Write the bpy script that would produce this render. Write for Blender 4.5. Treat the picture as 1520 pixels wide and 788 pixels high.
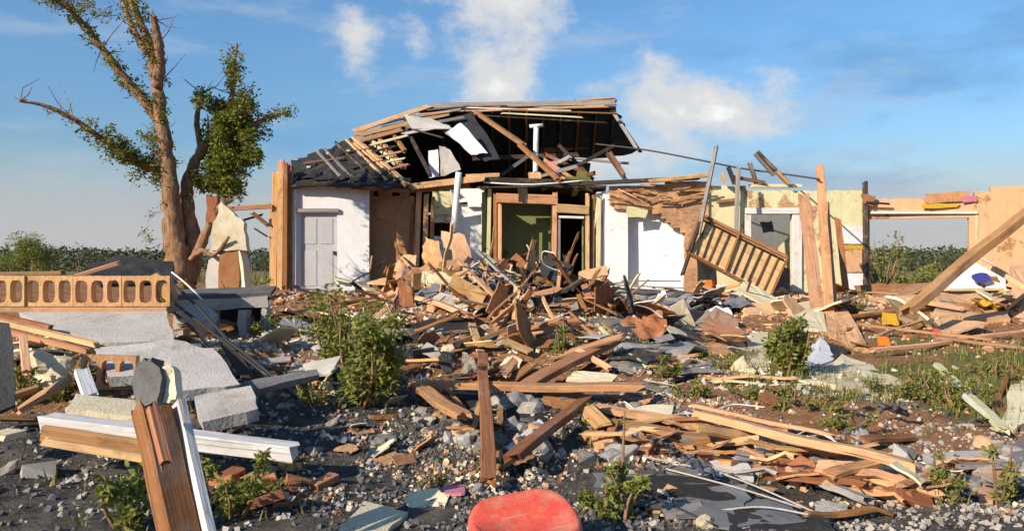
import bpy, bmesh, math, random
from mathutils import Vector, Matrix, noise
R = math.radians
random.seed(7)
rnd = random.random
def ru(a, b): return a + (b - a) * random.random()

for o in list(bpy.data.objects): bpy.data.objects.remove(o)
scene = bpy.context.scene
col = scene.collection

# ------------------------------------------------------------------ camera
F = 1193.0
CAMZ = 1.65
cam_d = bpy.data.cameras.new('camera')
cam_d.sensor_width = 36
cam_d.lens = F / 1520 * 36
cam_d.clip_start = 0.05
cam_d.clip_end = 9000
cam = bpy.data.objects.new('camera', cam_d)
col.objects.link(cam)
cam.location = (0, 0, CAMZ)
cam.rotation_euler = (R(90), 0, 0)
scene.camera = cam

# ------------------------------------------------------------------ light
SUN_EL = 27.0
SUN_AZ = 48.0          # degrees to the left of straight behind the camera
sd = Vector((-math.sin(R(SUN_AZ)) * math.cos(R(SUN_EL)), -math.cos(R(SUN_AZ)) * math.cos(R(SUN_EL)), math.sin(R(SUN_EL))))
sun_d = bpy.data.lights.new('sun', 'SUN')
sun_d.energy = 5.0
sun_d.angle = R(0.5)
sun_d.color = (1.0, 0.86, 0.68)
sun = bpy.data.objects.new('sun', sun_d)
col.objects.link(sun)
sun.rotation_euler = (-sd).to_track_quat('-Z', 'Y').to_euler()
scene.view_settings.view_transform = 'Standard'
scene.view_settings.look = 'None'
scene.view_settings.gamma = 1
scene.view_settings.exposure = 0.5
scene.view_settings.use_curve_mapping = False

world = bpy.data.worlds.new('World')
scene.world = world
world.use_nodes = True
wn, wl = world.node_tree.nodes, world.node_tree.links
wn.clear()
wout = wn.new('ShaderNodeOutputWorld')
wbg = wn.new('ShaderNodeBackground')
wbg.inputs['Strength'].default_value = 0.11
wl.new(wbg.outputs[0], wout.inputs[0])
sky = wn.new('ShaderNodeTexSky')
sky.sky_type = 'NISHITA'
sky.sun_disc = False
sky.sun_elevation = R(SUN_EL)
sky.sun_rotation = math.atan2(sd.x, sd.y)
sky.air_density = 1.0
sky.dust_density = 0.3
sky.ozone_density = 2.6
geo = wn.new('ShaderNodeTexCoord')
def wmath(op, a, b=None, c=None):
    n = wn.new('ShaderNodeMath'); n.operation = op
    for i, v in enumerate((a, b, c)):
        if v is None: continue
        if isinstance(v, (int, float)): n.inputs[i].default_value = v
        else: wl.new(v, n.inputs[i])
    return n.outputs[0]
def wmr(v, a, b, c, d):
    n = wn.new('ShaderNodeMapRange'); n.interpolation_type = 'SMOOTHSTEP'
    wl.new(v, n.inputs[0])
    for i, q in enumerate((a, b, c, d)): n.inputs[i + 1].default_value = q
    return n.outputs[0]
def wmix(f, a, b):
    n = wn.new('ShaderNodeMix'); n.data_type = 'RGBA'
    wl.new(f, n.inputs[0])
    for s, v in ((6, a), (7, b)):
        if isinstance(v, tuple): n.inputs[s].default_value = v
        else: wl.new(v, n.inputs[s])
    return n.outputs[2]
dirn = geo.outputs['Generated']
sep = wn.new('ShaderNodeSeparateXYZ'); wl.new(dirn, sep.inputs[0])
cn = wn.new('ShaderNodeTexNoise'); cn.inputs['Scale'].default_value = 9; cn.inputs['Detail'].default_value = 12; cn.inputs['Roughness'].default_value = 0.62
mp = wn.new('ShaderNodeMapping'); mp.inputs['Scale'].default_value = (1, 1, 1.5); wl.new(dirn, mp.inputs[0]); wl.new(mp.outputs[0], cn.inputs['Vector'])
cn2 = wn.new('ShaderNodeTexNoise'); cn2.inputs['Scale'].default_value = 3.0; cn2.inputs['Detail'].default_value = 8; cn2.inputs['Roughness'].default_value = 0.6
mp2 = wn.new('ShaderNodeMapping'); mp2.inputs['Scale'].default_value = (1, 1, 3.2); mp2.inputs['Rotation'].default_value = (0, R(14), 0); wl.new(dirn, mp2.inputs[0]); wl.new(mp2.outputs[0], cn2.inputs['Vector'])
# cumulus banks: soft ellipsoids round sky directions, broken up with noise
blobs = [(740, 60, 0.075, 0.085, 1.0), (735, 130, 0.05, 0.06, 0.9), (530, 78, 0.040, 0.040, 0.85), (617, 62, 0.030, 0.034, 0.8),
         (1050, 150, 0.085, 0.050, 1.0), (975, 165, 0.060, 0.070, 0.9), (960, 215, 0.10, 0.05, 0.85), (720, -80, 0.10, 0.08, 0.8), (850, 180, 0.09, 0.04, 0.62), (1150, 130, 0.07, 0.035, 0.6), (590, 150, 0.05, 0.02, 0.55), (560, 110, 0.08, 0.05, 0.45)]
acc = None
for (px, py, sx, sz, amp) in blobs:
    v = Vector(((px - 760) / F, 1, (394 - py) / F)).normalized()
    dx = wmath('DIVIDE', wmath('SUBTRACT', sep.outputs[0], v.x), sx)
    dy = wmath('DIVIDE', wmath('SUBTRACT', sep.outputs[1], v.y), 0.25)
    dz = wmath('DIVIDE', wmath('SUBTRACT', sep.outputs[2], v.z), sz)
    q = wmath('ADD', wmath('ADD', wmath('MULTIPLY', dx, dx), wmath('MULTIPLY', dy, dy)), wmath('MULTIPLY', dz, dz))
    g = wmath('MULTIPLY', wmath('POWER', 2.718, wmath('MULTIPLY', q, -0.8)), amp)
    acc = g if acc is None else wmath('MAXIMUM', acc, g)
dens = wmath('ADD', acc, wmath('MULTIPLY', wmath('SUBTRACT', cn.outputs[0], 0.5), 2.5))
cum = wmr(dens, 0.34, 1.0, 0.0, 0.97)
thin = wmr(cn2.outputs[0], 0.47, 0.66, 0.0, 0.75)
cn3 = wn.new('ShaderNodeTexNoise'); cn3.inputs['Scale'].default_value = 5.0; cn3.inputs['Detail'].default_value = 10; cn3.inputs['Roughness'].default_value = 0.62
mp3 = wn.new('ShaderNodeMapping'); mp3.inputs['Scale'].default_value = (1, 1, 4.5); mp3.inputs['Rotation'].default_value = (0, R(-24), 0); wl.new(dirn, mp3.inputs[0]); wl.new(mp3.outputs[0], cn3.inputs['Vector'])
wisp = wmr(cn3.outputs[0], 0.50, 0.74, 0.0, 0.55)
hz = wmr(sep.outputs[2], 0.03, 0.15, 1.0, 0.0)
hzn = wmath('MULTIPLY', hz, wmr(cn2.outputs[0], 0.15, 0.55, 0.70, 1.0))
hsv = wn.new('ShaderNodeHueSaturation'); wl.new(sky.outputs[0], hsv.inputs['Color'])
hsv.inputs['Saturation'].default_value = 1.2; hsv.inputs['Value'].default_value = 1.0
wl.new(wmr(sep.outputs[2], 0.04, 0.30, 0.66, 1.0), hsv.inputs['Value'])
c1 = wmix(thin, hsv.outputs[0], (1.05, 2.45, 4.4, 1))
c1 = wmix(wisp, c1, (3.0, 3.7, 4.6, 1))
c2 = wmix(cum, c1, (4.7, 4.75, 4.8, 1)); c2 = wmix(wmr(dens, 0.95, 1.35, 0.0, 0.8), c2, (6.6, 6.6, 6.5, 1))
c3 = wmix(hzn, c2, (3.35, 3.38, 3.42, 1))
wl.new(c3, wbg.inputs['Color'])

# ------------------------------------------------------------------ helpers
def P(px, py, Y): return Vector(((px - 760) / F * Y, Y, CAMZ - (py - 394) / F * Y))
def sm(a, b, x):
    t = max(0.0, min(1.0, (x - a) / (b - a))); return t * t * (3 - 2 * t)
def nz(x, y, s, seed=0): return noise.noise(Vector((x * s + seed * 13.7, y * s - seed * 5.1, seed * 3.3)))
def H(x, y):
    z = 0.95 * sm(0, 1, 0) + max(0.0, min(0.95, (y - 5) / 15 * 0.95))
    if y > 36: z = 0.95 * (1 - sm(36, 75, y))
    z += 0.72 * math.exp(-((x - 0.2) / 2.4) ** 2 - ((y - 13.0) / 2.2) ** 2)
    z += 0.16 * math.exp(-((x - 0.6) / 2.6) ** 2 - ((y - 9.9) / 0.9) ** 2)
    z += 0.30 * math.exp(-((x - 8.2) / 3.2) ** 2 - ((y - 16.0) / 2.6) ** 2)
    z += 0.32 * math.exp(-((x + 4.6) / 1.7) ** 2 - ((y - 9.6) / 1.9) ** 2)
    z += 0.25 * math.exp(-((x + 3.5) / 2.5) ** 2 - ((y - 16.5) / 2.0) ** 2)
    f = 1 - sm(30, 60, y)
    z += f * (0.13 * nz(x, y, 0.45, 1) + 0.07 * nz(x, y, 1.3, 2) + 0.035 * nz(x, y, 4.0, 3))
    if 20.3 < y < 30 and -6 < x < 16: z = min(z, 0.93)
    return z
def on(px, py, dz=0.0):
    d = Vector(((px - 760) / F, 1, -(py - 394) / F)); t = 3.0
    while t < 60:
        p = Vector((0, 0, CAMZ)) + d * t
        if p.z <= H(p.x, p.y): break
        t += 0.03
    p.z = H(p.x, p.y) + dz
    return p

def Pg(px, py, Y, up=0.04):
    # like P but never under the ground: such a point comes forward to where it lies on the ground
    p = P(px, py, Y)
    if p.z > H(p.x, p.y) + up: return p
    d = Vector(((px - 760) / F, 1, -(py - 394) / F)); t = 2.5
    while t < Y:
        q = Vector((0, 0, CAMZ)) + d * t
        if q.z <= H(q.x, q.y) + up: return q
        t += 0.03
    return p
def props(o, label=None, cat=None, group=None, kind=None):
    if label: o['label'] = label
    if cat: o['category'] = cat
    if group: o['group'] = group
    if kind: o['kind'] = kind
    return o
def link(name, me, M, mat, parent=None, label=None, cat=None, group=None, kind=None):
    me.materials.clear()
    if mat: me.materials.append(mat)
    o = bpy.data.objects.new(name, me)
    col.objects.link(o)
    if parent is not None:
        o.parent = parent
        o.matrix_basis = world_m(parent).inverted() @ M
    else: o.matrix_basis = M
    return props(o, label, cat, group, kind)
def world_m(o):
    m = o.matrix_basis.copy()
    while o.parent: o = o.parent; m = o.matrix_basis @ m
    return m
def empty(name, loc, label, cat, group=None):
    o = bpy.data.objects.new(name, None); col.objects.link(o); o.location = loc
    o.matrix_basis = Matrix.Translation(loc)
    return props(o, label, cat, group)
def mesh(name, vs, fs, smooth=False):
    me = bpy.data.meshes.new(name); me.from_pydata([tuple(v) for v in vs], [], fs); me.update()
    if smooth: me.polygons.foreach_set('use_smooth', [True] * len(me.polygons))
    return me
def centred(name, vs, fs, mat, parent=None, smooth=False, **k):
    lo = Vector([min(v[i] for v in vs) for i in range(3)]); hi = Vector([max(v[i] for v in vs) for i in range(3)])
    c = (lo + hi) / 2; c.z = lo.z
    return link(name, mesh(name, [Vector(v) - c for v in vs], fs, smooth), Matrix.Translation(c), mat, parent, **k)

# ------------------------------------------------------------------ materials
class NT:
    def __init__(s, name):
        s.m = bpy.data.materials.new(name); s.m.use_nodes = True
        s.n, s.l = s.m.node_tree.nodes, s.m.node_tree.links
        s.b = s.n['Principled BSDF']; s.co = s.n.new('ShaderNodeTexCoord'); s.oi = None
    def map(s, scale, coord='Object', off=True):
        mpn = s.n.new('ShaderNodeMapping'); mpn.inputs['Scale'].default_value = scale
        s.l.new(s.co.outputs[coord], mpn.inputs[0])
        if off:
            if not s.oi: s.oi = s.n.new('ShaderNodeObjectInfo')
            mu = s.n.new('ShaderNodeMath'); mu.operation = 'MULTIPLY'; mu.inputs[1].default_value = 57.3
            s.l.new(s.oi.outputs['Random'], mu.inputs[0]); s.l.new(mu.outputs[0], mpn.inputs['Location'])
        return mpn.outputs[0]
    def noise(s, scale, vec=None, detail=5, rough=0.6):
        t = s.n.new('ShaderNodeTexNoise'); t.inputs['Scale'].default_value = scale; t.inputs['Detail'].default_value = detail; t.inputs['Roughness'].default_value = rough
        s.l.new(vec if vec is not None else s.map((1, 1, 1)), t.inputs['Vector']); return t.outputs[0]
    def ramp(s, v, stops, const=False):
        r = s.n.new('ShaderNodeValToRGB'); e = r.color_ramp
        while len(e.elements) < len(stops): e.elements.new(0.5)
        for el, (p, c) in zip(e.elements, stops): el.position = p; el.color = (c[0], c[1], c[2], 1) if isinstance(c, tuple) else (c, c, c, 1)
        s.l.new(v, r.inputs[0]); return r.outputs[0]
    def mix(s, f, a, b, mode='MIX'):
        x = s.n.new('ShaderNodeMix'); x.data_type = 'RGBA'; x.blend_type = mode
        for i, v in ((0, f), (6, a), (7, b)):
            if isinstance(v, (int, float)): x.inputs[i].default_value = v
            elif isinstance(v, tuple): x.inputs[i].default_value = (v[0], v[1], v[2], 1)
            else: s.l.new(v, x.inputs[i])
        return x.outputs[2]
    def objvar(s, c, dv=0.25, dh=0.02):
        if not s.oi: s.oi = s.n.new('ShaderNodeObjectInfo')
        h = s.n.new('ShaderNodeHueSaturation'); s.l.new(c, h.inputs['Color'])
        for k, a, b in (('Value', 1 - dv, 1 + dv), ('Hue', 0.5 - dh, 0.5 + dh)):
            r = s.n.new('ShaderNodeMapRange'); s.l.new(s.oi.outputs['Random'], r.inputs[0]); r.inputs[3].default_value = a; r.inputs[4].default_value = b
            if k == 'Hue':
                f = s.n.new('ShaderNodeMath'); f.operation = 'FRACT'; m = s.n.new('ShaderNodeMath'); m.operation = 'MULTIPLY'; m.inputs[1].default_value = 7.31
                s.l.new(s.oi.outputs['Random'], m.inputs[0]); s.l.new(m.outputs[0], f.inputs[0]); s.l.new(f.outputs[0], r.inputs[0])
            s.l.new(r.outputs[0], h.inputs[k])
        return h.outputs[0]
    def done(s, c, rough=0.8, bump=None, bs=0.3, bd=0.02, spec=0.25):
        if isinstance(c, tuple): s.b.inputs['Base Color'].default_value = (*c, 1)
        else: s.l.new(c, s.b.inputs['Base Color'])
        s.b.inputs['Roughness'].default_value = rough
        s.b.inputs['Specular IOR Level'].default_value = spec
        if bump is not None:
            bn = s.n.new('ShaderNodeBump'); bn.inputs['Strength'].default_value = bs; bn.inputs['Distance'].default_value = bd
            s.l.new(bump, bn.inputs['Height']); s.l.new(bn.outputs[0], s.b.inputs['Normal'])
        return s.m
def wood(name, a, b, dirt=(0.06, 0.035, 0.02), dirtamt=0.55, var=0.35, rough=0.85):
    t = NT(name)
    g = t.noise(1.0, t.map((1.2, 28, 28)), 6, 0.65)
    c = t.mix(t.ramp(g, [(0.32, 0.0), (0.68, 1.0)]), a, b)
    d = t.noise(2.6, t.map((1, 2, 2)), 6, 0.7)
    c = t.mix(t.ramp(d, [(0.50, 0.0), (0.50 + 0.22, dirtamt)]), c, dirt)
    k = t.noise(1.0, t.map((0.8, 60, 60)), 2)
    c = t.mix(t.ramp(k, [(0.30, 0.75), (0.38, 0.0)]), c, dirt)
    du = t.noise(1.7, t.map((1, 1.5, 1.5)), 8, 0.75)
    c = t.mix(t.ramp(du, [(0.53, 0.0), (0.74, 0.6)]), c, (0.36, 0.31, 0.25))
    c = t.objvar(c, var, 0.014)
    return t.done(c, rough, g, 0.8, 0.015)
def stone(name, a, b, stain=(0.10, 0.08, 0.06), stainamt=0.6, sc=3.0, var=0.25, speck=True):
    t = NT(name)
    n1 = t.noise(sc, None, 8, 0.65)
    c = t.mix(t.ramp(n1, [(0.35, 0.0), (0.65, 1.0)]), a, b)
    n2 = t.noise(sc * 0.7, t.map((1, 1, 1.3)), 9, 0.72)
    c = t.mix(t.ramp(n2, [(0.52, 0.0), (0.70, stainamt)]), c, stain)
    n3 = t.noise(sc * 22, None, 3, 0.6)
    if speck: c = t.mix(t.ramp(n3, [(0.30, 0.6), (0.42, 0.0)]), c, (stain[0], stain[1], stain[2]))
    c = t.objvar(c, var, 0.01)
    bm_ = t.mix(0.5, n1, n3)
    return t.done(c, 0.9, bm_, 0.6, 0.03)
def peel(name, paint, under, amount=0.5, sc=1.1, streak=(0.25, 0.2, 0.15), brick=False):
    t = NT(name)
    n1 = t.noise(sc, t.map((1, 1, 0.8)), 9, 0.66)
    vo = t.n.new('ShaderNodeTexVoronoi'); vo.feature = 'DISTANCE_TO_EDGE'; vo.inputs['Scale'].default_value = 0.9
    dv = t.n.new('ShaderNodeVectorMath'); dv.operation = 'MULTIPLY_ADD'; nv = t.n.new('ShaderNodeTexNoise'); nv.inputs['Scale'].default_value = 2.6; nv.inputs['Detail'].default_value = 7
    t.l.new(t.map((1, 1, 1)), nv.inputs['Vector']); t.l.new(nv.outputs['Color'], dv.inputs[0]); dv.inputs[1].default_value = (.8, .8, .8); t.l.new(t.map((1, 1, 1)), dv.inputs[2]); t.l.new(dv.outputs[0], vo.inputs['Vector'])
    crack = t.ramp(vo.outputs['Distance'], [(0.0, 0.7), (0.009, 0.0)])
    crack = t.mix(t.ramp(t.noise(0.8, t.map((1, 1.3, 1))), [(0.52, 1.0), (0.60, 0.0)]), crack, (0, 0, 0))
    mask = t.ramp(n1, [(amount, 0.0), (amount + 0.03, 1.0)])
    pv = t.noise(sc * 5, None, 6)
    pc = t.mix(t.ramp(pv, [(0.35, 0.0), (0.7, 0.45)]), paint, streak)
    dr = t.noise(1.0, t.map((7, 7, 0.5)), 5)
    pc = t.mix(t.ramp(dr, [(0.52, 0.0), (0.74, 0.55)]), pc, streak)
    if brick:
        br = t.n.new('ShaderNodeTexBrick'); t.l.new(t.map((1, 1, 1), off=False), br.inputs['Vector'])
        rot = t.n.new('ShaderNodeMapping'); rot.inputs['Rotation'].default_value = (R(90), 0, 0); t.l.new(t.co.outputs['Object'], rot.inputs[0]); t.l.new(rot.outputs[0], br.inputs['Vector'])
        br.inputs['Scale'].default_value = 4.0; br.inputs['Color1'].default_value = (*under, 1); br.inputs['Color2'].default_value = (under[0] * 0.6, under[1] * 0.55, under[2] * 0.5, 1)
        br.inputs['Mortar'].default_value = (0.32, 0.25, 0.18, 1); br.inputs['Mortar Size'].default_value = 0.03
        uc = br.outputs['Color']
    else:
        un = t.noise(sc * 9, None, 7, 0.7)
        uc = t.mix(t.ramp(un, [(0.35, 0.0), (0.65, 1.0)]), under, (under[0] * 0.5, under[1] * 0.48, under[2] * 0.45))
    pc = t.mix(crack, pc, (streak[0] * .35, streak[1] * .33, streak[2] * .3))
    sx = t.n.new('ShaderNodeSeparateXYZ'); t.l.new(t.co.outputs['Object'], sx.inputs[0])
    mud = t.n.new('ShaderNodeMath'); mud.operation = 'MULTIPLY_ADD'; t.l.new(t.noise(3.0, t.map((1, 1, .5)), 8, 0.7), mud.inputs[0]); mud.inputs[1].default_value = 2.2; t.l.new(sx.outputs[2], mud.inputs[2])
    pc = t.mix(t.ramp(mud.outputs[0], [(0.0, 0.6), (0.95, 0.55), (1.0, 0.0)] if False else [(0.72, 0.7), (1.0, 0.0)]), pc, (0.30, 0.22, 0.15))
    c = t.mix(mask, pc, uc)
    bump = t.mix(0.35, t.ramp(n1, [(amount, 1.0), (amount + 0.03, 0.0)]), t.noise(sc * 20, None, 4))
    return t.done(c, 0.9, bump, 0.5, 0.02)
def leafm(name, a, b, tr=0.35):
    t = NT(name)
    n1 = t.noise(7.0, t.map((1, 1, 1), 'Object'), 3)
    rn = t.noise(60.0, t.map((1, 1, 1), 'Object'), 1)
    c = t.mix(t.ramp(n1, [(0.35, 0.0), (0.65, 1.0)]), a, b)
    c = t.mix(t.ramp(rn, [(0.4, 0.0), (0.75, 0.5)]), c, (b[0] * 1.5, b[1] * 1.25, b[2]))
    m = t.done(c, 0.55, None, spec=0.3)
    tl = t.n.new('ShaderNodeBsdfTranslucent'); t.l.new(c, tl.inputs[0])
    ms = t.n.new('ShaderNodeMixShader'); ms.inputs[0].default_value = tr
    t.l.new(t.b.outputs[0], ms.inputs[1]); t.l.new(tl.outputs[0], ms.inputs[2])
    t.l.new(ms.outputs[0], t.n['Material Output'].inputs[0])
    return m
M = {}
M['wood_pale'] = wood('pale_wood', (0.62, 0.38, 0.20), (0.46, 0.25, 0.12))
M['wood'] = wood('bare_wood', (0.52, 0.28, 0.135), (0.38, 0.185, 0.08))
M['wood_brown'] = wood('brown_wood', (0.30, 0.13, 0.05), (0.19, 0.08, 0.03))
M['wood_dark'] = wood('dark_wood', (0.065, 0.045, 0.035), (0.035, 0.025, 0.02), (0.02, 0.015, 0.012))
M['wood_grey'] = wood('weathered_grey_wood', (0.30, 0.28, 0.26), (0.17, 0.155, 0.15), (0.07, 0.06, 0.05))
M['white_board'] = wood('white_painted_board', (0.74, 0.72, 0.70), (0.62, 0.60, 0.58), (0.25, 0.2, 0.15), 0.5, 0.12)
M['cream_board'] = wood('cream_painted_board', (0.66, 0.64, 0.38), (0.55, 0.50, 0.28), (0.25, 0.2, 0.1), 0.5, 0.15)
M['concrete'] = stone('grey_concrete', (0.47, 0.445, 0.415), (0.37, 0.35, 0.325), (0.17, 0.14, 0.10), 0.75, 1.6, 0.12)
M['concrete_dark'] = stone('dark_concrete', (0.17, 0.165, 0.165), (0.10, 0.098, 0.10), (0.04, 0.035, 0.03), 0.6, 2.0, 0.3)
M['plaster_pale'] = stone('pale_plaster', (0.68, 0.62, 0.44), (0.58, 0.50, 0.34), (0.3, 0.2, 0.1), 0.45, 2.0, 0.15)
M['plaster_peach'] = stone('peach_plaster', (0.60, 0.38, 0.22), (0.50, 0.30, 0.17), (0.3, 0.15, 0.07), 0.5, 2.0, 0.15)
M['rock'] = stone('grey_rock', (0.24, 0.235, 0.23), (0.14, 0.137, 0.135), (0.06, 0.05, 0.04), 0.5, 5.0, 0.55)
M['rock_pale'] = stone('pale_rubble', (0.50, 0.465, 0.41), (0.34, 0.30, 0.25), (0.2, 0.15, 0.1), 0.4, 5.0, 0.3)
M['brick'] = stone('red_brick', (0.42, 0.17, 0.075), (0.30, 0.11, 0.05), (0.40, 0.30, 0.2), 0.4, 5.0, 0.35)
M['terra'] = stone('terracotta_block', (0.60, 0.36, 0.18), (0.50, 0.27, 0.12), (0.26, 0.15, 0.08), 0.75, 3.0, 0.12)
M['shingle'] = stone('dark_roof_felt', (0.036, 0.036, 0.039), (0.018, 0.018, 0.019), (0.07, 0.065, 0.06), 0.4, 2.2, 0.25)
M['sheet_dark'] = stone('charcoal_sheeting', (0.10, 0.102, 0.108), (0.055, 0.056, 0.06), (0.03, 0.028, 0.025), 0.5, 2.0, 0.3)
M['near_black'] = NT('dark_interior').done((0.02, 0.02, 0.02), 0.95)  # near-black base colour, stands in for shade in the doorway and counter gap
M['wall_grey'] = peel('light_grey_wall_paint', (0.74, 0.74, 0.76), (0.40, 0.38, 0.36), 0.62, 1.0, (0.58, 0.58, 0.60))
M['wall_shaded'] = peel('shade_grey_wall_paint', (0.20, 0.20, 0.205), (0.12, 0.11, 0.10), 0.6, 1.0, (0.13, 0.13, 0.13))  # wall paint darkened in its colour for the shade inside the right doorway
M['wall_white'] = peel('white_wall_paint', (0.80, 0.80, 0.80), (0.62, 0.60, 0.56), 0.64, 1.2, (0.66, 0.66, 0.67))
M['wall_brown'] = peel('bare_brown_wall', (0.50, 0.26, 0.13), (0.34, 0.34, 0.14), 0.60, 1.2, (0.27, 0.13, 0.06))
M['wall_brick'] = peel('exposed_brick_wall', (0.56, 0.33, 0.18), (0.48, 0.25, 0.125), 0.46, 1.6, (0.3, 0.14, 0.06), True)
M['wall_cream'] = peel('cream_wall_paint', (0.62, 0.60, 0.37), (0.55, 0.34, 0.19), 0.56, 1.1, (0.50, 0.42, 0.24))
M['wall_green'] = peel('olive_wall_paint', (0.19, 0.205, 0.085), (0.16, 0.12, 0.08), 0.58, 1.1, (0.12, 0.13, 0.06))
M['wall_peach'] = peel('peach_wall_plaster', (0.60, 0.37, 0.21), (0.44, 0.25, 0.12), 0.56, 1.0, (0.48, 0.27, 0.14))
def barkm():
    t = NT('bark')
    g = t.noise(1.0, t.map((16, 16, 3.2)), 8, 0.7); n2 = t.noise(3.5, None, 6, 0.6)
    c = t.mix(t.ramp(g, [(0.36, 0.0), (0.62, 1.0)]), (0.13, 0.075, 0.045), (0.42, 0.235, 0.125))
    c = t.mix(t.ramp(n2, [(0.5, 0.0), (0.72, 0.7)]), c, (0.20, 0.16, 0.12))
    return t.done(c, 0.95, g, 1.0, 0.05)
M['bark'] = barkm()
M['door_grey'] = stone('grey_door_paint', (0.50, 0.50, 0.52), (0.44, 0.44, 0.46), (0.3, 0.28, 0.26), 0.4, 1.5, 0.0, False)
M['leaf'] = leafm('tree_leaves', (0.10, 0.135, 0.02), (0.20, 0.22, 0.035))
M['leaf_bush'] = leafm('bush_leaves', (0.11, 0.145, 0.025), (0.25, 0.27, 0.07))
M['leaf_far'] = leafm('far_leaves', (0.035, 0.05, 0.025), (0.07, 0.085, 0.03), 0.15)
M['grass'] = leafm('grass_blades', (0.11, 0.15, 0.03), (0.24, 0.22, 0.07), 0.25)
M['red'] = stone('red_plastic', (0.58, 0.085, 0.05), (0.50, 0.065, 0.045), (0.45, 0.06, 0.09), 0.6, 2.0, 0.0, False)
t_ = NT('red_plastic_dusty')
d_ = t_.noise(4.5, None, 9, 0.7); s_ = t_.noise(1.0, t_.map((3, 40, 3)), 4)
c_ = t_.mix(t_.ramp(t_.noise(2, None, 3), [(0.4, 0.0), (0.65, 1.0)]), (0.60, 0.085, 0.05), (0.50, 0.055, 0.05))
c_ = t_.mix(t_.ramp(d_, [(0.46, 0.0), (0.64, 0.8)]), c_, (0.40, 0.24, 0.16)); c_ = t_.mix(t_.ramp(s_, [(0.62, 0.0), (0.68, 0.6)]), c_, (0.68, 0.30, 0.24))
M['red'] = t_.done(c_, 0.62, t_.noise(5, None, 8), 0.7, 0.03)
M['red'].node_tree.nodes['Principled BSDF'].inputs['Roughness'].default_value = 0.5
def plain(name, c, r=0.6, met=0.0):
    t = NT(name); nn = t.noise(6, None, 6)
    cc = t.mix(t.ramp(nn, [(0.45, 0.0), (0.7, 0.4)]), c, (c[0] * 0.5 + 0.03, c[1] * 0.5 + 0.02, c[2] * 0.5 + 0.01))
    m = t.done(cc, r, nn, 0.15, 0.01); t.b.inputs['Metallic'].default_value = met; return m
M['pipe'] = plain('white_pipe', (0.75, 0.74, 0.72), 0.4)
M['rod'] = plain('dark_steel', (0.05, 0.05, 0.055), 0.5, 0.5)
M['cable'] = plain('cable_rubber', (0.06, 0.06, 0.06), 0.6)
M['blue'] = plain('blue_plastic', (0.05, 0.06, 0.30), 0.4)
M['orange'] = plain('orange_plastic', (0.75, 0.18, 0.02), 0.5)
M['yellow'] = plain('yellow_plastic', (0.55, 0.33, 0.03), 0.5)
M['pink'] = plain('pink_insulation', (0.50, 0.18, 0.24), 0.9)
M['cloth_grey'] = plain('grey_tarp', (0.13, 0.135, 0.145), 0.6)
M['sheet_white'] = plain('white_sheet_metal', (0.68, 0.68, 0.70), 0.45)

# ------------------------------------------------------------------ ground
def ground_mat():
    t = NT('rubble_soil'); pos = t.map((1, 1, 1), off=False)
    a = t.n.new('ShaderNodeAttribute'); a.attribute_name = 'cover'
    sp = t.n.new('ShaderNodeSeparateColor'); t.l.new(a.outputs['Color'], sp.inputs[0])
    n1 = t.noise(1.2, pos, 10, 0.7); n2 = t.noise(9, pos, 8, 0.7); n3 = t.noise(45, pos, 4, 0.7)
    brown = t.mix(t.ramp(n2, [(0.3, 0.0), (0.7, 1.0)]), (0.19, 0.085, 0.038), (0.38, 0.195, 0.095))
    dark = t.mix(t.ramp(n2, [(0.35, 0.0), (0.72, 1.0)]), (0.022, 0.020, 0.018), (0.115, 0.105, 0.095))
    green = t.mix(t.ramp(n2, [(0.3, 0.0), (0.7, 1.0)]), (0.08, 0.10, 0.025), (0.17, 0.17, 0.05))
    def msk(ch, w=0.5):
        ad = t.n.new('ShaderNodeMath'); ad.operation = 'ADD'; t.l.new(sp.outputs[ch], ad.inputs[0])
        mu = t.n.new('ShaderNodeMath'); mu.operation = 'MULTIPLY_ADD'; t.l.new(n1, mu.inputs[0]); mu.inputs[1].default_value = w; mu.inputs[2].default_value = -w * 0.5
        t.l.new(mu.outputs[0], ad.inputs[1]); return t.ramp(ad.outputs[0], [(0.42, 0.0), (0.58, 1.0)])
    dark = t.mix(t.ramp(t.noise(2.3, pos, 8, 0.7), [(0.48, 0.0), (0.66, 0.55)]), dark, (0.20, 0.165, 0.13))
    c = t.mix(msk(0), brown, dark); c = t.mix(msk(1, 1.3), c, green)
    c = t.mix(t.ramp(n3, [(0.56, 0.0), (0.68, 0.5)]), c, (0.36, 0.30, 0.24))
    c = t.mix(t.ramp(n3, [(0.30, 0.7), (0.42, 0.0)]), c, (0.02, 0.015, 0.01))
    return t.done(c, 0.95, t.mix(0.5, n2, n3), 1.0, 0.06)
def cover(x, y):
    # r: dark ground tone, mostly near the camera, g: green ground cover
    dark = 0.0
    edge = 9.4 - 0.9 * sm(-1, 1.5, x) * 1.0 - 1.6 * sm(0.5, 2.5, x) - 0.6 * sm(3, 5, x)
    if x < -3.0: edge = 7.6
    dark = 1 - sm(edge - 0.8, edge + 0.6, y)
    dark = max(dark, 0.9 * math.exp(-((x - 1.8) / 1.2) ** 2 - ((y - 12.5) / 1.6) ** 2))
    gr = 0.0
    for (gx, gy, sx, sy, am) in ((2.4, 10.6, 1.5, 1.0, 1.0), (3.5, 8.9, 1.1, .8, 1.1), (4.9, 9.4, 1.4, 1.0, 1.0), (6.5, 10.5, 1.0, .8, .9), (4.6, 8.2, .7, .4, .8), (-5.6, 8.4, 0.8, .9, .9), (-3.6, 14, 3, 1.5, .5), (6, 12, 3, 1.3, .5), (-1.9, 10.2, .8, 1, .7)):
        gr = max(gr, am * math.exp(-((x - gx) / sx) ** 2 - ((y - gy) / sy) ** 2))
    if y > 26: gr = max(gr, 0.55 * sm(26, 32, y))
    return dark, gr
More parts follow.
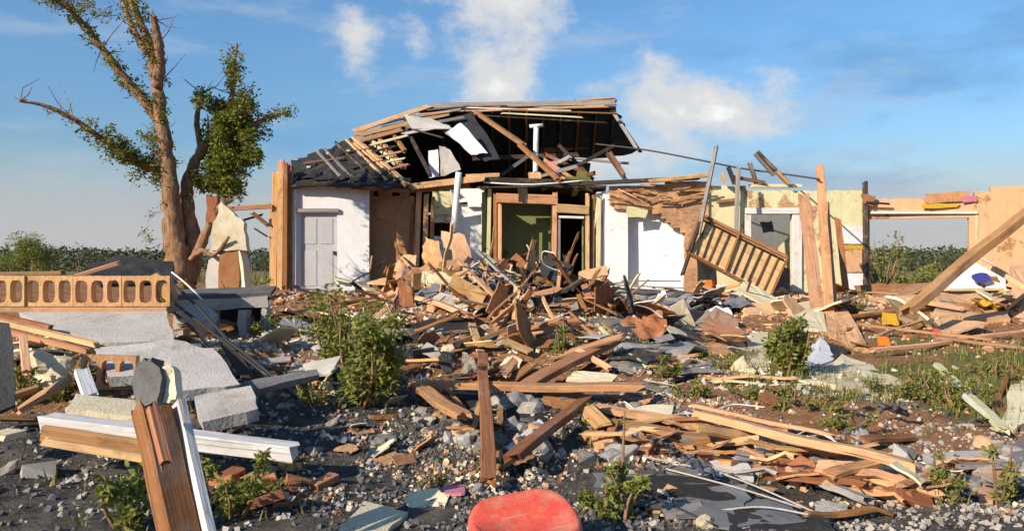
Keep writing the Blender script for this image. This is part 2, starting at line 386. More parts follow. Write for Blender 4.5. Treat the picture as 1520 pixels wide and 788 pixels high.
def axis(segs):
    out = []
    for a, b, n in segs:
        out += [a + (b - a) * i / n for i in range(n)]
    return out + [segs[-1][1]]
gx = axis([(-6000, -600, 6), (-600, -60, 10), (-60, -14, 18), (-14, 14, 300), (14, 60, 18), (60, 600, 10), (600, 6000, 6)])
gy = axis([(-300, -20, 6), (-20, 2, 12), (2, 22, 260), (22, 40, 36), (40, 120, 20), (120, 1000, 12), (1000, 8000, 8)])
vs = [(x, y, H(x, y)) for y in gy for x in gx]
nx = len(gx)
fs = [(j * nx + i, j * nx + i + 1, (j + 1) * nx + i + 1, (j + 1) * nx + i) for j in range(len(gy) - 1) for i in range(nx - 1)]
gme = mesh('ground', vs, fs, True)
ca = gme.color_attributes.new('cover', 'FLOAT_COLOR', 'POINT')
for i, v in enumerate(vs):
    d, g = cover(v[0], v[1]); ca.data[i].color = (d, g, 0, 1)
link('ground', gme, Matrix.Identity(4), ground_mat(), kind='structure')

# far hills
def hill(name, pts, Y, depth, mat):
    vs, fs = [], []
    for k, (X, z) in enumerate(pts):
        vs += [(X, Y - depth, -1), (X, Y, z), (X, Y + depth, -1)]
        if k:
            b = k * 3; fs += [(b - 3, b, b + 1, b - 2), (b - 2, b + 1, b + 2, b - 1)]
    link(name, mesh(name, vs, fs, True), Matrix.Identity(4), mat, kind='structure')
hp = []
for k in range(90):
    X = -4200 + k * 95
    hp.append((X, 45 + 30 * noise.noise(Vector((k * 0.13, 0, 2))) + 12 * noise.noise(Vector((k * 0.5, 5, 2)))))
t_ = NT('far_hill_woods'); M['hill'] = t_.done(t_.mix(t_.noise(0.02, None, 8), (0.10, 0.11, 0.13), (0.15, 0.155, 0.18)), 0.95)
hill('hills', hp, 3600, 700, M['hill'])

# ------------------------------------------------------------------ mesh makers
def beam_mesh(name, L, w, t, bend=0.0, jag=0.06, seg=8, twist=0.0, taper=1.0, crook=0.0):
    c = min(w, t) * 0.08
    ring = [(-w/2 + c, -t/2), (0, -t/2), (w/2 - c, -t/2), (w/2, -t/2 + c), (w/2, t/2 - c), (w/2 - c, t/2), (0, t/2), (-w/2 + c, t/2), (-w/2, t/2 - c), (-w/2, -t/2 + c)]
    n = len(ring); vs, fs = [], []
    s0 = rnd() * 50
    for i in range(seg + 1):
        u = i / seg; x = -L/2 + L * u
        by = bend * math.sin(u * math.pi) + crook * noise.noise(Vector((u * 3, s0, 0)))
        bz = crook * noise.noise(Vector((u * 3, s0, 9)))
        a = twist * (u - 0.5); k = 1 + (taper - 1) * u
        for j, (p, q) in enumerate(ring):
            e = jag * rnd() if i in (0, seg) else 0
            xx = x + (e if i == 0 else -e)
            dd = 0.03 * min(w, t) * noise.noise(Vector((x * 4, j * 3.1, s0)))
            pp, qq = (p + dd) * k, (q + dd) * k
            vs.append((xx, pp * math.cos(a) - qq * math.sin(a) + by, pp * math.sin(a) + qq * math.cos(a) + bz))
        if i:
            b = i * n
            for j in range(n): fs.append((b - n + j, b - n + (j + 1) % n, b + (j + 1) % n, b + j))
    # splintered end caps
    for i, rev in ((0, True), (seg, False)):
        b = i * n; cx = sum(vs[b + j][0] for j in range(n)) / n + (0.25 * jag if i == 0 else -0.25 * jag)
        cy = sum(vs[b + j][1] for j in range(n)) / n; cz = sum(vs[b + j][2] for j in range(n)) / n
        vs.append((cx, cy, cz)); ci = len(vs) - 1
        for j in range(n):
            f = (b + j, b + (j + 1) % n, ci); fs.append(f if not rev else f[::-1])
    return mesh(name, vs, fs)
def frame_mat(a, b, up=Vector((0, 0, 1)), roll=0.0):
    x = (b - a).normalized(); y = up.cross(x)
    if y.length < 0.05: y = Vector((0, 1, 0)).cross(x) if abs(x.y) < 0.9 else Vector((1, 0, 0)).cross(x)
    y.normalize(); z = x.cross(y)
    m = Matrix((x, y, z)).transposed().to_4x4(); m = m @ Matrix.Rotation(roll, 4, 'X')
    m.translation = (a + b) / 2; return m
def beam(name, a, b, w, t, mat, parent=None, label=None, cat=None, group=None, roll=0.0, **k):
    a, b = Vector(a), Vector(b)
    me = beam_mesh(name, (b - a).length, w, t, **k)
    return link(name, me, frame_mat(a, b, roll=roll), M[mat], parent, label, cat, group)
def tube_vf(pts, rad, n=8, vs=None, fs=None, wob=0.0, caps=True):
    vs = [] if vs is None else vs; fs = [] if fs is None else fs
    base = len(vs); m = len(pts); up = Vector((0.3, 0.9, 0.2)).normalized()
    for i, p in enumerate(pts):
        d = (pts[min(i + 1, m - 1)] - pts[max(i - 1, 0)]).normalized()
        s = d.cross(up); s = s.normalized() if s.length > 0.01 else Vector((1, 0, 0)); u2 = s.cross(d)
        r = rad[i] if isinstance(rad, (list, tuple)) else rad
        for j in range(n):
            a = 2 * math.pi * j / n; rr = r * (1 + wob * noise.noise(Vector((j * 1.7, i * 0.9, base * 0.01))))
            vs.append(p + s * (math.cos(a) * rr) + u2 * (math.sin(a) * rr))
        if i:
            b = base + i * n
            for j in range(n): fs.append((b - n + j, b - n + (j + 1) % n, b + (j + 1) % n, b + j))
    if caps:
        fs.append(tuple(base + j for j in range(n))[::-1]); fs.append(tuple(base + (m - 1) * n + j for j in range(n)))
    return vs, fs
def smooth_path(pts, rad, sub=5):
    op, orad = [], []
    n = len(pts)
    for i in range(n - 1):
        p0, p1, p2, p3 = pts[max(i-1, 0)], pts[i], pts[i+1], pts[min(i+2, n-1)]
        for k in range(sub):
            t = k / sub
            op.append(0.5 * ((2*p1) + (p2-p0)*t + (2*p0-5*p1+4*p2-p3)*t*t + (3*p1-p0-3*p2+p3)*t*t*t))
            orad.append(rad[i] + (rad[i+1]-rad[i]) * t)
    op.append(pts[-1]); orad.append(rad[-1]); return op, orad
def tube(name, pts, rad, mat, parent=None, n=8, sm_=True, sub=5, **k):
    pts = [Vector(p) for p in pts]
    rad = [rad] * len(pts) if not isinstance(rad, (list, tuple)) else rad
    if sub > 1: pts, rad = smooth_path(pts, rad, sub)
    vs, fs = tube_vf(pts, rad, n)
    return centred(name, vs, fs, M[mat], parent, sm_, **k)
def slab(name, pts, th, mat, parent=None, jag=0.02, sub=4, wave=0.0, down=True, **k):
    """irregular plate: outline points (world), thickness th, with broken uneven edges"""
    pts = [Vector(p) for p in pts]; n = len(pts)
    nrm = Vector()
    for i in range(n): nrm += pts[i].cross(pts[(i + 1) % n])
    nrm.normalize()
    if nrm.z < 0 or (abs(nrm.z) < 0.05 and nrm.y > 0): pts.reverse(); nrm = -nrm
    out = []
    for i in range(n):
        a, b = pts[i], pts[(i + 1) % n]
        for j in range(sub):
            p = a.lerp(b, j / sub)
            if j: p = p + (b - a).cross(nrm).normalized() * ru(-jag, jag) + (b - a).normalized() * ru(-jag, jag)
            out.append(p)
    c = sum(out, Vector()) / len(out)
    bm = bmesh.new()
    rings = []
    fr = [(1.0, 0.0), (0.985, 0.0)] if False else None
    def off(p):
        return nrm * (wave * noise.noise(p * 1.5) + wave * 0.4 * noise.noise(p * 5))
    levels = [1.0, 0.8, 0.55, 0.28]
    top = [[bm.verts.new((c + (p - c) * s) + off(c + (p - c) * s)) for p in out] for s in levels]
    cv = bm.verts.new(c + off(c))
    m = len(out)
    for a, b in zip(top, top[1:]):
        for i in range(m): bm.faces.new((a[i], a[(i + 1) % m], b[(i + 1) % m], b[i]))
    for i in range(m): bm.faces.new((top[-1][i], top[-1][(i + 1) % m], cv))
    bot = [bm.verts.new(v.co - nrm * th + (c - v.co) * ru(-0.01, 0.03)) for v in top[0]]
    cb = bm.verts.new(c - nrm * th + off(c))
    for i in range(m):
        bm.faces.new((top[0][(i + 1) % m], top[0][i], bot[i], bot[(i + 1) % m])); bm.faces.new((bot[(i + 1) % m], bot[i], cb))
    ctr = c.copy(); ctr.z = min(v.co.z for v in bm.verts)
    # local frame whose X runs along the longest side, so grain follows it
    e = max(((pts[(i + 1) % n] - pts[i]) for i in range(n)), key=lambda q: q.length).normalized()
    y = nrm.cross(e).normalized(); Mx = Matrix((e, y, nrm)).transposed().to_4x4(); Mx.translation = c
    inv = Mx.inverted()
    for v in bm.verts: v.co = inv @ v.co
    me = bpy.data.meshes.new(name); bm.to_mesh(me); bm.free()
    return link(name, me, Mx, M[mat], parent, **k)
def grid_wall(name, O, U, w, h, th, mat, solid, edges_u=(), edges_v=(), cell=0.12, jit=0.035, parent=None, **k):
    """standing wall on a fine grid: O bottom-left, U unit direction; solid(u,v) tells where masonry is left"""
    U = Vector(U).normalized(); N = U.cross(Vector((0, 0, 1))).normalized()   # faces the viewer
    def ax(L, ed):
        e = sorted(set([0, L] + [x for x in ed if 0 < x < L])); o = []
        for a, b in zip(e, e[1:]):
            q = max(1, round((b - a) / cell)); o += [a + (b - a) * i / q for i in range(q)]
        return o + [L], set(e)
    us, eu = ax(w, edges_u); vv, ev = ax(h, edges_v)
    S = [[solid((us[i] + us[i+1]) / 2, (vv[j] + vv[j+1]) / 2) for j in range(len(vv) - 1)] for i in range(len(us) - 1)]
    def s(i, j): return 0 <= i < len(us) - 1 and 0 <= j < len(vv) - 1 and S[i][j]
    vs, fs, idx = [], [], {}
    def vert(i, j, side):
        key = (i, j, side)
        if key not in idx:
            x, z = us[i], vv[j]
            if us[i] not in eu: x += jit * noise.noise(Vector((i * 1.3, j * 1.7, 3.1 + O[0])))
            if vv[j] not in ev: z += jit * noise.noise(Vector((i * 1.9, j * 1.1, 7.7 + O[0])))
            sd_ = 0.012 * noise.noise(Vector((x * 1.3, z * 1.3, O[0] + side)))
            vs.append(Vector((x, 0, z)) + Vector((0, (th if side else 0) + sd_, 0))); idx[key] = len(vs) - 1
        return idx[key]
    for i in range(len(us) - 1):
        for j in range(len(vv) - 1):
            if not S[i][j]: continue
            fs.append((vert(i, j, 0), vert(i+1, j, 0), vert(i+1, j+1, 0), vert(i, j+1, 0)))
            fs.append((vert(i, j, 1), vert(i, j+1, 1), vert(i+1, j+1, 1), vert(i+1, j, 1)))
            if not s(i-1, j): fs.append((vert(i, j, 0), vert(i, j+1, 0), vert(i, j+1, 1), vert(i, j, 1)))
            if not s(i+1, j): fs.append((vert(i+1, j, 0), vert(i+1, j, 1), vert(i+1, j+1, 1), vert(i+1, j+1, 0)))
            if not s(i, j-1): fs.append((vert(i, j, 0), vert(i, j, 1), vert(i+1, j, 1), vert(i+1, j, 0)))
            if not s(i, j+1): fs.append((vert(i, j+1, 0), vert(i+1, j+1, 0), vert(i+1, j+1, 1), vert(i, j+1, 1)))
    Mx = Matrix((U, -N, Vector((0, 0, 1)))).transposed().to_4x4(); Mx.translation = Vector(O)
    return link(name, mesh(name, vs, fs), Mx, M[mat], parent, **k)
def box(name, lo, hi, mat, parent=None, rot=0.0, bev=0.008, **k):
    lo, hi = Vector(lo), Vector(hi); c = (lo + hi) / 2
    bm = bmesh.new(); bmesh.ops.create_cube(bm, size=1)
    for v in bm.verts: v.co = Vector((v.co.x * (hi.x-lo.x), v.co.y * (hi.y-lo.y), v.co.z * (hi.z-lo.z)))
    bmesh.ops.bevel(bm, geom=list(bm.edges), offset=bev, segments=1, affect='EDGES')
    me = bpy.data.meshes.new(name); bm.to_mesh(me); bm.free()
    return link(name, me, Matrix.Translation(c) @ Matrix.Rotation(rot, 4, 'Z'), M[mat], parent, **k)
def rock_mesh(name, flat=0.7, sub=2, seed=0, blocky=False):
    rs = random.Random(seed); bm = bmesh.new()
    if blocky:
        for _ in range(16):
            p = Vector((rs.uniform(-1, 1), rs.uniform(-.8, .8), rs.uniform(-.6, .6)))
            k = max(abs(p.x), abs(p.y) / .8, abs(p.z) / .6); bm.verts.new(p / max(k, .35) * 0.5)
        bmesh.ops.convex_hull(bm, input=list(bm.verts))
        loose = [v for v in bm.verts if not v.link_faces]; bmesh.ops.delete(bm, geom=loose, context='VERTS')
    else:
        bmesh.ops.create_icosphere(bm, subdivisions=sub, radius=0.5)
        for v in bm.verts:
            d = 1 + 0.55 * noise.noise(v.co * 2.3 + Vector((seed * 7.1, 0, 0))) + 0.18 * noise.noise(v.co * 6 + Vector((0, seed * 3.3, 0)))
            v.co = Vector((v.co.x * d, v.co.y * d * 0.85, v.co.z * d * flat))
    me = bpy.data.meshes.new(name); bm.to_mesh(me); bm.free(); return me
def rotm(rx, ry, rz, s, loc):
    m = Matrix.Translation(loc) @ Matrix.Rotation(rz, 4, 'Z') @ Matrix.Rotation(ry, 4, 'Y') @ Matrix.Rotation(rx, 4, 'X')
    return m @ Matrix.Diagonal((*s, 1)) if not isinstance(s, (int, float)) else m @ Matrix.Scale(s, 4)
def leaf_vf(vs, fs, p, s, n=None):
    d = Vector((ru(-1, 1), ru(-1, 1), ru(-.7, .7))).normalized()
    q = d.cross(Vector((ru(-1, 1), ru(-1, 1), ru(-1, 1)))).normalized(); r = d.cross(q)
    L, W = s * ru(.7, 1.3), s * ru(.35, .6); b = len(vs)
    vs += [p, p + d * L * .5 + q * W * .5 + r * W * .15, p + d * L, p + d * L * .5 - q * W * .5 + r * W * .15]
    fs += [(b, b + 1, b + 2), (b, b + 2, b + 3)]
# ================================================================== THE HOUSE
YF = 20.5
FZ = 0.95
def hp_(px, py, Y=YF): return P(px, py, Y)
hc = Vector((1.5, YF, FZ))
house = empty('ruined_house', hc, 'single-storey house torn open behind the rubble, hip roof collapsed and painted rooms exposed', 'house')
box('foundation', (-5.9, 20.32, 0.1), (17.5, 29.2, FZ), 'concrete', house)
def wallpx(name, x0, y0, x1, Y0, Y1, mat, openings=(), top=None, th=0.16, jitter=0.035, solidf=None, cell=0.12, **k):
    a = P(x0, 394, Y0); b = P(x1, 394, Y1); a.z = FZ; b.z = FZ
    L = (b - a).length; Yt = min(Y0, Y1); h = P(0, y0, Yt).z - FZ
    def uu(px): return (px - x0) / (x1 - x0) * L
    def vv_(py): return P(0, py, Yt).z - FZ
    ops = [(uu(o[0]), uu(o[2]), vv_(o[3]), vv_(o[1])) for o in openings]
    def solid(u, v):
        for (a_, b_, c_, d_) in ops:
            if a_ < u < b_ and c_ < v < d_: return False
        if top and v > vv_(top(x0 + u / L * (x1 - x0))): return False
        if solidf and not solidf(x0 + u / L * (x1 - x0), v2p(v)): return False
        return True
    def v2p(v): return 394 - (v + FZ - CAMZ) / Yt * F
    eu = [e for o in ops for e in (o[0], o[1])]; ev = [e for o in ops for e in (o[2], o[3])]
    return grid_wall(name, a, b - a, L, h, th, mat, solid, eu, ev, cell, jitter, house, **k)
def rag(base, amp, s=0.06, seed=0): return lambda px: base + amp * noise.noise(Vector((px * s, seed * 4.1, 0.5))) + amp * .5 * noise.noise(Vector((px * s * 4, seed * 4.1, 7)))

# left room: pale grey gable wall with a door in it
wallpx('wall', 437, 272, 548, 20.2, 20.4, 'wall_grey', [(446, 316, 500, 436)], rag(275, 2, seed=1), jitter=0.0, label='light grey painted outer wall on the left')
d0, d1 = P(446, 432, 20.26), P(500, 432, 20.36)
dr = slab('door', [(d0.x, d0.y, FZ), (d1.x, d1.y, FZ), (d1.x, d1.y, P(0, 316, 20.3).z), (d0.x, d0.y, P(0, 316, 20.3).z)], 0.04, 'door_grey', house, jag=0, label='closed grey panelled door')
for (ax, ay, bx, by) in ((452, 324, 470, 362), (476, 324, 494, 362), (452, 372, 470, 424), (476, 372, 494, 424)):
    def q(px, py): t = (px - 446) / 54; v = P(px, py, 20.26 + .10 * t); v.y -= 0.012; return v
    slab('door_panel', [q(ax, by), q(bx, by), q(bx, ay), q(ax, ay)], 0.012, 'door_grey', dr, jag=0)
slab('door_handle', [P(495, 378, 20.29), P(499, 378, 20.30), P(499, 373, 20.30), P(495, 373, 20.29)], 0.05, 'rod', dr, jag=0)
beam('door_frame', P(442, 312.5, 20.16), P(503, 312.5, 20.27), 0.06, 0.10, 'wood_grey', house, jag=0)
# corner timbers left of it
for (xa, ya, xb, yb, Y, w, mt) in ((410, 250, 407, 432, 20.3, .15, 'wood'), (418, 236, 416, 434, 20.15, .14, 'wood_pale'), (425, 240, 424, 432, 20.0, .10, 'wood_brown'), (431, 244, 430, 434, 20.1, .13, 'wood'), (403, 300, 404, 430, 20.6, .10, 'wood_pale')):
    beam('corner_post', P(xb, yb, Y), P(xa, ya, Y), w, 0.12, mt, house, jag=0.15)
beam('corner_trim', P(437, 434, 20.12), P(437, 274, 20.12), 0.09, 0.05, 'white_board', house, jag=0.02)
slab('insulation', [P(418, 240, 20.0), P(433, 243, 20.0), P(431, 256, 20.0), P(421, 262, 20.0)], 0.05, 'pink', house)
slab('insulation', [P(409, 262, 20.1), P(416, 262, 20.1), P(417, 290, 20.1), P(410, 286, 20.1)], 0.04, 'yellow', house)
# bare brown wall beside it
wallpx('wall', 548, 284, 614, 20.95, 20.95, 'wall_brown', (), rag(287, 2, seed=2), label='bare brown wall between the grey wall and the studs')
# stud wall and broken corner in the middle
for (xa, ya, xb, yb, Y, w, mt) in ((622, 284, 617, 432, 20.5, .13, 'wood_pale'), (633, 286, 630, 436, 20.4, .12, 'wood_pale'), (643, 290, 640, 380, 20.45, .09, 'wood'), (613, 300, 607, 420, 20.6, .09, 'wood_brown'),
                                    (727, 280, 724, 425, 20.6, .10, 'cream_board'), (735, 285, 735, 428, 20.5, .09, 'wood_brown'), (742, 300, 742, 412, 20.4, .10, 'wood_pale'), (824, 284, 822, 420, 20.4, .12, 'wood'),
                                    (872, 286, 872, 420, 20.4, .10, 'wood_pale'), (881, 288, 879, 422, 20.5, .08, 'wood_brown'), (889, 290, 888, 424, 20.45, .11, 'cream_board'), (717, 300, 719, 420, 20.9, .10, 'white_board')):
    beam('stud', P(xb, yb, Y), P(xa, ya, Y), w, 0.09, mt, house, jag=0.1)
wallpx('wall', 644, 282, 722, 21.2, 21.2, 'wall_grey', (), rag(300, 5, seed=3), solidf=lambda x, y: not (x < 668 and 330 < y < 352), label='broken grey plastered corner wall in the middle')
wallpx('wall', 668, 280, 720, 21.05, 21.05, 'wall_white', (), rag(281, 1, seed=4), solidf=lambda x, y: y < 304 + 3 * math.sin(x))
wallpx('wall', 642, 284, 672, 21.0, 21.0, 'wall_cream', (), rag(286, 1, seed=5), solidf=lambda x, y: y < 318 + 12 * noise.noise(Vector((x * .15, 0, 0))))
# olive room: side walls, back wall and ceiling
def side(x_px, Y0, Y1, mat, top_py=284, **k):
    a = P(x_px, 394, Y0); a.z = FZ
    return grid_wall('wall', a, (0, 1, 0), Y1 - Y0, P(0, top_py, 20.5).z - FZ, 0.12, mat, lambda u, v: True, parent=house, jit=0.0, **k)
wallpx('wall', 724, 300, 826, 21.7, 21.7, 'wall_green', (), label='olive green back wall of the middle room')
side(722, 20.7, 28.6, 'wall_green'); side(827, 20.7, 28.6, 'wall_green'); side(893, 20.7, 28.6, 'wall_grey')
side(440, 20.5, 28.6, 'wall_peach', 275); side(1046, 20.75, 26, 'wall_cream'); side(1286, 20.75, 25.5, 'wall_cream')
slab('ceiling', [(-0.8, 20.8, 3.72), (2.45, 20.8, 3.72), (2.9, 28.4, 3.72), (-3.0, 28.4, 3.72)], 0.06, 'wood_dark', house, jag=0.08)
slab('ceiling', [(-5.3, 20.9, 3.66), (-2.2, 21.1, 3.66), (-2.6, 28.4, 3.66), (-5.3, 28.4, 3.66)], 0.06, 'wood_dark', house, jag=0.08)
# header, sill and dark doorway
beam('header', P(736, 294, 20.38), P(828, 297, 20.38), .14, .24, 'wood', house, jag=.05)
slab('dark_notch', [P(768, 280, 20.3), P(783, 280, 20.3), P(782, 302, 20.3), P(770, 300, 20.3)], .06, 'wood_dark', house)  # dark slab on the header standing in for a notch in shade
beam('header', P(824, 309, 20.36), P(874, 312, 20.36), .14, .22, 'wood_pale', house, jag=.05)
beam('door_frame', P(829, 322, 20.4), P(867, 323, 20.4), .10, .06, 'white_board', house, jag=.01)
beam('door_frame', P(829, 325, 20.42), P(829, 424, 20.42), .10, .06, 'wood_grey', house, jag=.01)
beam('window_sill', P(742, 404, 20.36), P(820, 406, 20.36), .16, .10, 'wood_pale', house, jag=.06)
wallpx('wall', 744, 407, 822, 20.55, 20.55, 'wall_peach', ())
wallpx('wall', 836, 300, 893, 24.5, 24.5, 'near_black', (), label='wall coloured near-black for the shade inside the middle doorway')  # black base colour carries the inner shade of the doorway
slab('door', [P(866, 424, 20.6), P(872, 424, 21.4), P(872, 330, 21.4), P(866, 326, 20.6)], .04, 'wall_green', house, jag=0.0, label='olive door standing open in the middle doorway')
# pale wall, bright white wall, brick remains
wallpx('wall', 895, 284, 932, 20.5, 20.55, 'wall_white', (), rag(286, 3, seed=6), label='narrow pale wall beside the bright white panel')
wallpx('wall', 928, 300, 1016, 20.9, 20.62, 'wall_white', (), label='bright white interior wall')
wallpx('wall', 905, 262, 1052, 20.42, 20.42, 'wall_brick', (), lambda x: 274 - 7 * sm(960, 1050, x) + 3 * noise.noise(Vector((x * .1, 1, 1))),
       solidf=lambda x, y: (y < 306 + (x - 905) * 0.12 + 7 * noise.noise(Vector((x * .08, 3, 3)))) or (x > 968 and y < 312 + (x - 968) * 0.75) or x > 1016 + 6 * noise.noise(Vector((y * .07, 2, 2))),
       label='exposed brick wall above the bright white wall')
slab('wall_patch', [P(931, 306, 20.36), P(962, 312, 20.36), P(958, 324, 20.36), P(930, 322, 20.36)], .02, 'cream_board', house)
for i in range(26):
    px = ru(905, 1045); py = 276 + ru(0, 26)
    if px < 925 or px > 925: beam('lath', P(px - ru(8, 22), py + ru(-8, 8), 20.30), P(px + ru(8, 22), py + ru(-8, 8), 20.26), .03, .03, random.choice(['wood_brown', 'wood_dark', 'wood_pale', 'wood']), house, jag=.05, seg=3)
beam('top_plate', P(858, 273, 20.3), P(1040, 264, 20.3), .14, .10, 'wood_dark', house, jag=.1)
beam('top_plate', P(960, 270, 20.2), P(1052, 260, 20.2), .14, .10, 'wood', house, jag=.1)
# cream room with the white-framed doorway
wallpx('wall', 1040, 262, 1283, 20.5, 20.5, 'wall_cream', [(1114, 318, 1176, 440)], lambda x: 282 + 3 * noise.noise(Vector((x * .09, 8, 1))) - 5 * (x < 1110) + 3 * (x > 1190), label='cream painted wall with a white framed doorway')
beam('door_frame', P(1110, 432, 20.46), P(1110, 312, 20.46), .16, .06, 'white_board', house, jag=0)
beam('door_frame', P(1183, 432, 20.46), P(1183, 312, 20.46), .24, .06, 'white_board', house, jag=0)
beam('door_frame', P(1106, 313, 20.42), P(1188, 313, 20.42), .05, .15, 'white_board', house, jag=0)
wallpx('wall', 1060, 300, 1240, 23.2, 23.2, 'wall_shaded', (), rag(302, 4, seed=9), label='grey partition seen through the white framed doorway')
slab('torn_plasterboard', [P(1128, 330, 21.0), P(1146, 328, 21.2), P(1150, 344, 21.2), P(1134, 346, 21.0)], .02, 'sheet_dark', house)
slab('torn_plasterboard', [P(1152, 372, 21.3), P(1172, 350, 21.3), P(1176, 400, 21.3), P(1160, 396, 21.3)], .03, 'cream_board', house)
for (x0, y0, x1, y1, mt) in ((1250, 336, 1281, 362, 'sheet_white'), (1252, 364, 1282, 370, 'yellow'), (1256, 370, 1280, 404, 'wall_peach'), (1254, 406, 1281, 431, 'sheet_white')):
    slab('wall_patch', [P(x0, y1, 20.46), P(x1, y1, 20.46), P(x1, y0, 20.46), P(x0, y0, 20.46)], .025, mt, house, jag=.015)
beam('corner_post', P(1286, 432, 20.4), P(1284, 268, 20.4), .10, .12, 'wood_dark', house, jag=.08)
# right hand wing with the big empty window
wallpx('wall', 1290, 262, 1790, 20.5, 18.6, 'wall_peach', [(1291, 318, 1449, 433)], lambda x: 284 - 12 * sm(1440, 1500, x) + 3 * noise.noise(Vector((x * .06, 4, 4))) - 20 * sm(1560, 1700, x), label='peach wall of the right wing with a large empty window opening')
beam('window_frame', P(1449, 434, 19.9), P(1449, 318, 19.9), .07, .12, 'cream_board', house, jag=0)
beam('window_frame', P(1292, 316, 20.42), P(1450, 316, 19.85), .12, .05, 'white_board', house, jag=0)
beam('window_sill', P(1288, 434, 20.36), P(1452, 436, 19.8), .24, .06, 'wood_pale', house, jag=.02)
slab('wall_patch', [P(1372, 287, 20.05), P(1440, 284, 19.85), P(1438, 298, 19.85), P(1376, 302, 20.05)], .02, 'wall_brown', house)
slab('wall_patch', [P(1368, 304, 20.06), P(1424, 302, 19.9), P(1422, 307, 19.9), P(1370, 309, 20.06)], .02, 'yellow', house)
slab('wall_patch', [P(1428, 292, 19.84), P(1450, 290, 19.8), P(1450, 300, 19.8), P(1430, 301, 19.84)], .02, 'pink', house)
beam('bracket', P(1284, 300, 20.3), P(1322, 303, 20.2), .05, .05, 'wood_dark', house)
slab('bracket_debris', [P(1280, 288, 20.3), P(1300, 291, 20.3), P(1297, 306, 20.3), P(1284, 302, 20.3)], .10, 'wood_brown', house)
# rear walls, lower and ragged
grid_wall('wall', (-5.7, 28.6, FZ), (1, 0, 0), 9.0, 2.75, .16, 'wall_peach', lambda u, v: v < 2.6 + .2 * noise.noise(Vector((u, 0, 0))), parent=house)
grid_wall('wall', (3.3, 28.6, FZ), (1, 0, 0), 3.8, 2.2, .16, 'wall_peach', lambda u, v: v < 1.6 + .9 * noise.noise(Vector((u * .6, 2, 0))), parent=house)
# ---- roof
def fr(px, py):     # a point of the front slope
    k = (394 - py) / F; Y = (CAMZ - 3.75 + .643 * 20.1) / (.643 - k); return P(px, py, Y)
roof = slab('roof', [fr(432, 275), fr(426, 254), fr(432, 238), fr(450, 232), fr(470, 227), fr(496, 213), fr(524, 205), fr(566, 240), fr(612, 277), fr(560, 275), fr(500, 276)], .05, 'shingle', house, jag=.09, wave=.12, label='surviving dark felted roof slope on the left')
RZ = 6.46; RY = 24.35
def rr(x, y): return Vector((x, y, RZ - .643 * (y - RY)))
slab('rear_slope', [rr(-2.45, RY), rr(3.15, RY), rr(3.55, 25.2), rr(4.05, 26.0), rr(3.2, 26.3), rr(0.9, 26.4), rr(2.6, 26.6), rr(2.7, 28.7), rr(-5.6, 28.9)], .05, 'shingle', roof, jag=.10, sub=5, wave=.05)
slab('hip_slope', [(-2.45, RY, RZ), (-5.75, 20.2, 3.75), (-5.75, 28.9, 3.6)], .05, 'shingle', roof, jag=.05)
for i in range(11):
    x = -2.2 + i * .53; y1 = 28.6 if x < 2.2 else 26.2
    beam('rafter', rr(x, RY) - Vector((0, 0, .12)), rr(x * 1.02, y1) - Vector((0, 0, .12)), .06, .14, random.choice(['wood_brown', 'wood_dark', 'wood_brown']), roof, jag=.05)
beam('ridge_board', Vector((-2.5, RY, RZ + .02)), Vector((3.2, RY, RZ + .12)), .10, .16, 'wood_grey', roof, jag=.1)
for (a, b, w, mt) in (((640, 161), (770, 154), .12, 'wood_grey'), ((660, 166), (905, 160), .10, 'wood'), ((700, 158), (912, 152), .16, 'wood_pale'), ((720, 163), (918, 170), .12, 'wood_brown'), ((850, 150), (914, 147), .2, 'wood_pale'),
                      ((740, 168), (870, 176), .08, 'cream_board'), ((700, 171), (905, 184), .09, 'wood_dark'), ((690, 160), (850, 166), .05, 'white_board'), ((615, 166), (700, 158), .12, 'wood_grey'), ((700, 166), (900, 158), .09, 'wood_pale')):
    beam('roof_board', fr(*a), fr(*b) + Vector((0, 0, .02)), w, .04, mt, roof, jag=.15)
# rafters and sheathing of the stripped front slope
for i, (a, b, w, mt) in enumerate((((524, 204), (606, 276), .15, 'wood_pale'), ((540, 198), (588, 244), .09, 'cream_board'), ((552, 195), (600, 250), .12, 'wood'), ((575, 188), (602, 226), .10, 'wood_brown'),
        ((598, 182), (640, 262), .07, 'wood_dark'), ((705, 166), (778, 216), .16, 'wood'), ((770, 214), (830, 268), .12, 'wood_brown'), ((626, 172), (690, 214), .08, 'wood_grey'), ((530, 210), (596, 272), .05, 'wood_dark'))):
    beam('rafter', fr(*b), fr(*a), w, .10, mt, roof, jag=.1)
for i, (a, b, w, mt) in enumerate((((523, 200), (640, 160), .22, 'wood_pale'), ((526, 206), (668, 172), .30, 'wood_pale'), ((534, 214), (600, 196), .22, 'wood'), ((545, 222), (606, 206), .12, 'cream_board'), ((550, 232), (590, 222), .10, 'wood_dark'),
        ((600, 196), (690, 180), .20, 'wood_grey'), ((596, 206), (668, 192), .16, 'concrete'), ((590, 184), (690, 168), .18, 'wood_grey'), ((610, 178), (676, 172), .10, 'wood'), ((560, 242), (600, 232), .09, 'wood_pale'),
        ((570, 250), (604, 243), .08, 'cream_board'), ((580, 260), (610, 252), .09, 'wood'), ((610, 200), (660, 214), .05, 'cable'), ((560, 196), (612, 182), .06, 'wood_dark'))):
    beam('sheathing_board', fr(*a) + Vector((0, -.05, .06 + .008 * i)), fr(*b) + Vector((0, -.05, .06 + .008 * i)), w, .025, mt, roof, jag=.2, roll=R(30))
slab('torn_felt', [fr(672, 176), fr(700, 166), fr(742, 236), fr(720, 240)], .03, 'shingle', roof, jag=.05)
slab('white_panel', [P(664, 196, 21.6), P(684, 182, 21.8), P(724, 228, 21.2), P(700, 230, 21.1)], .03, 'sheet_white', roof, jag=.03)
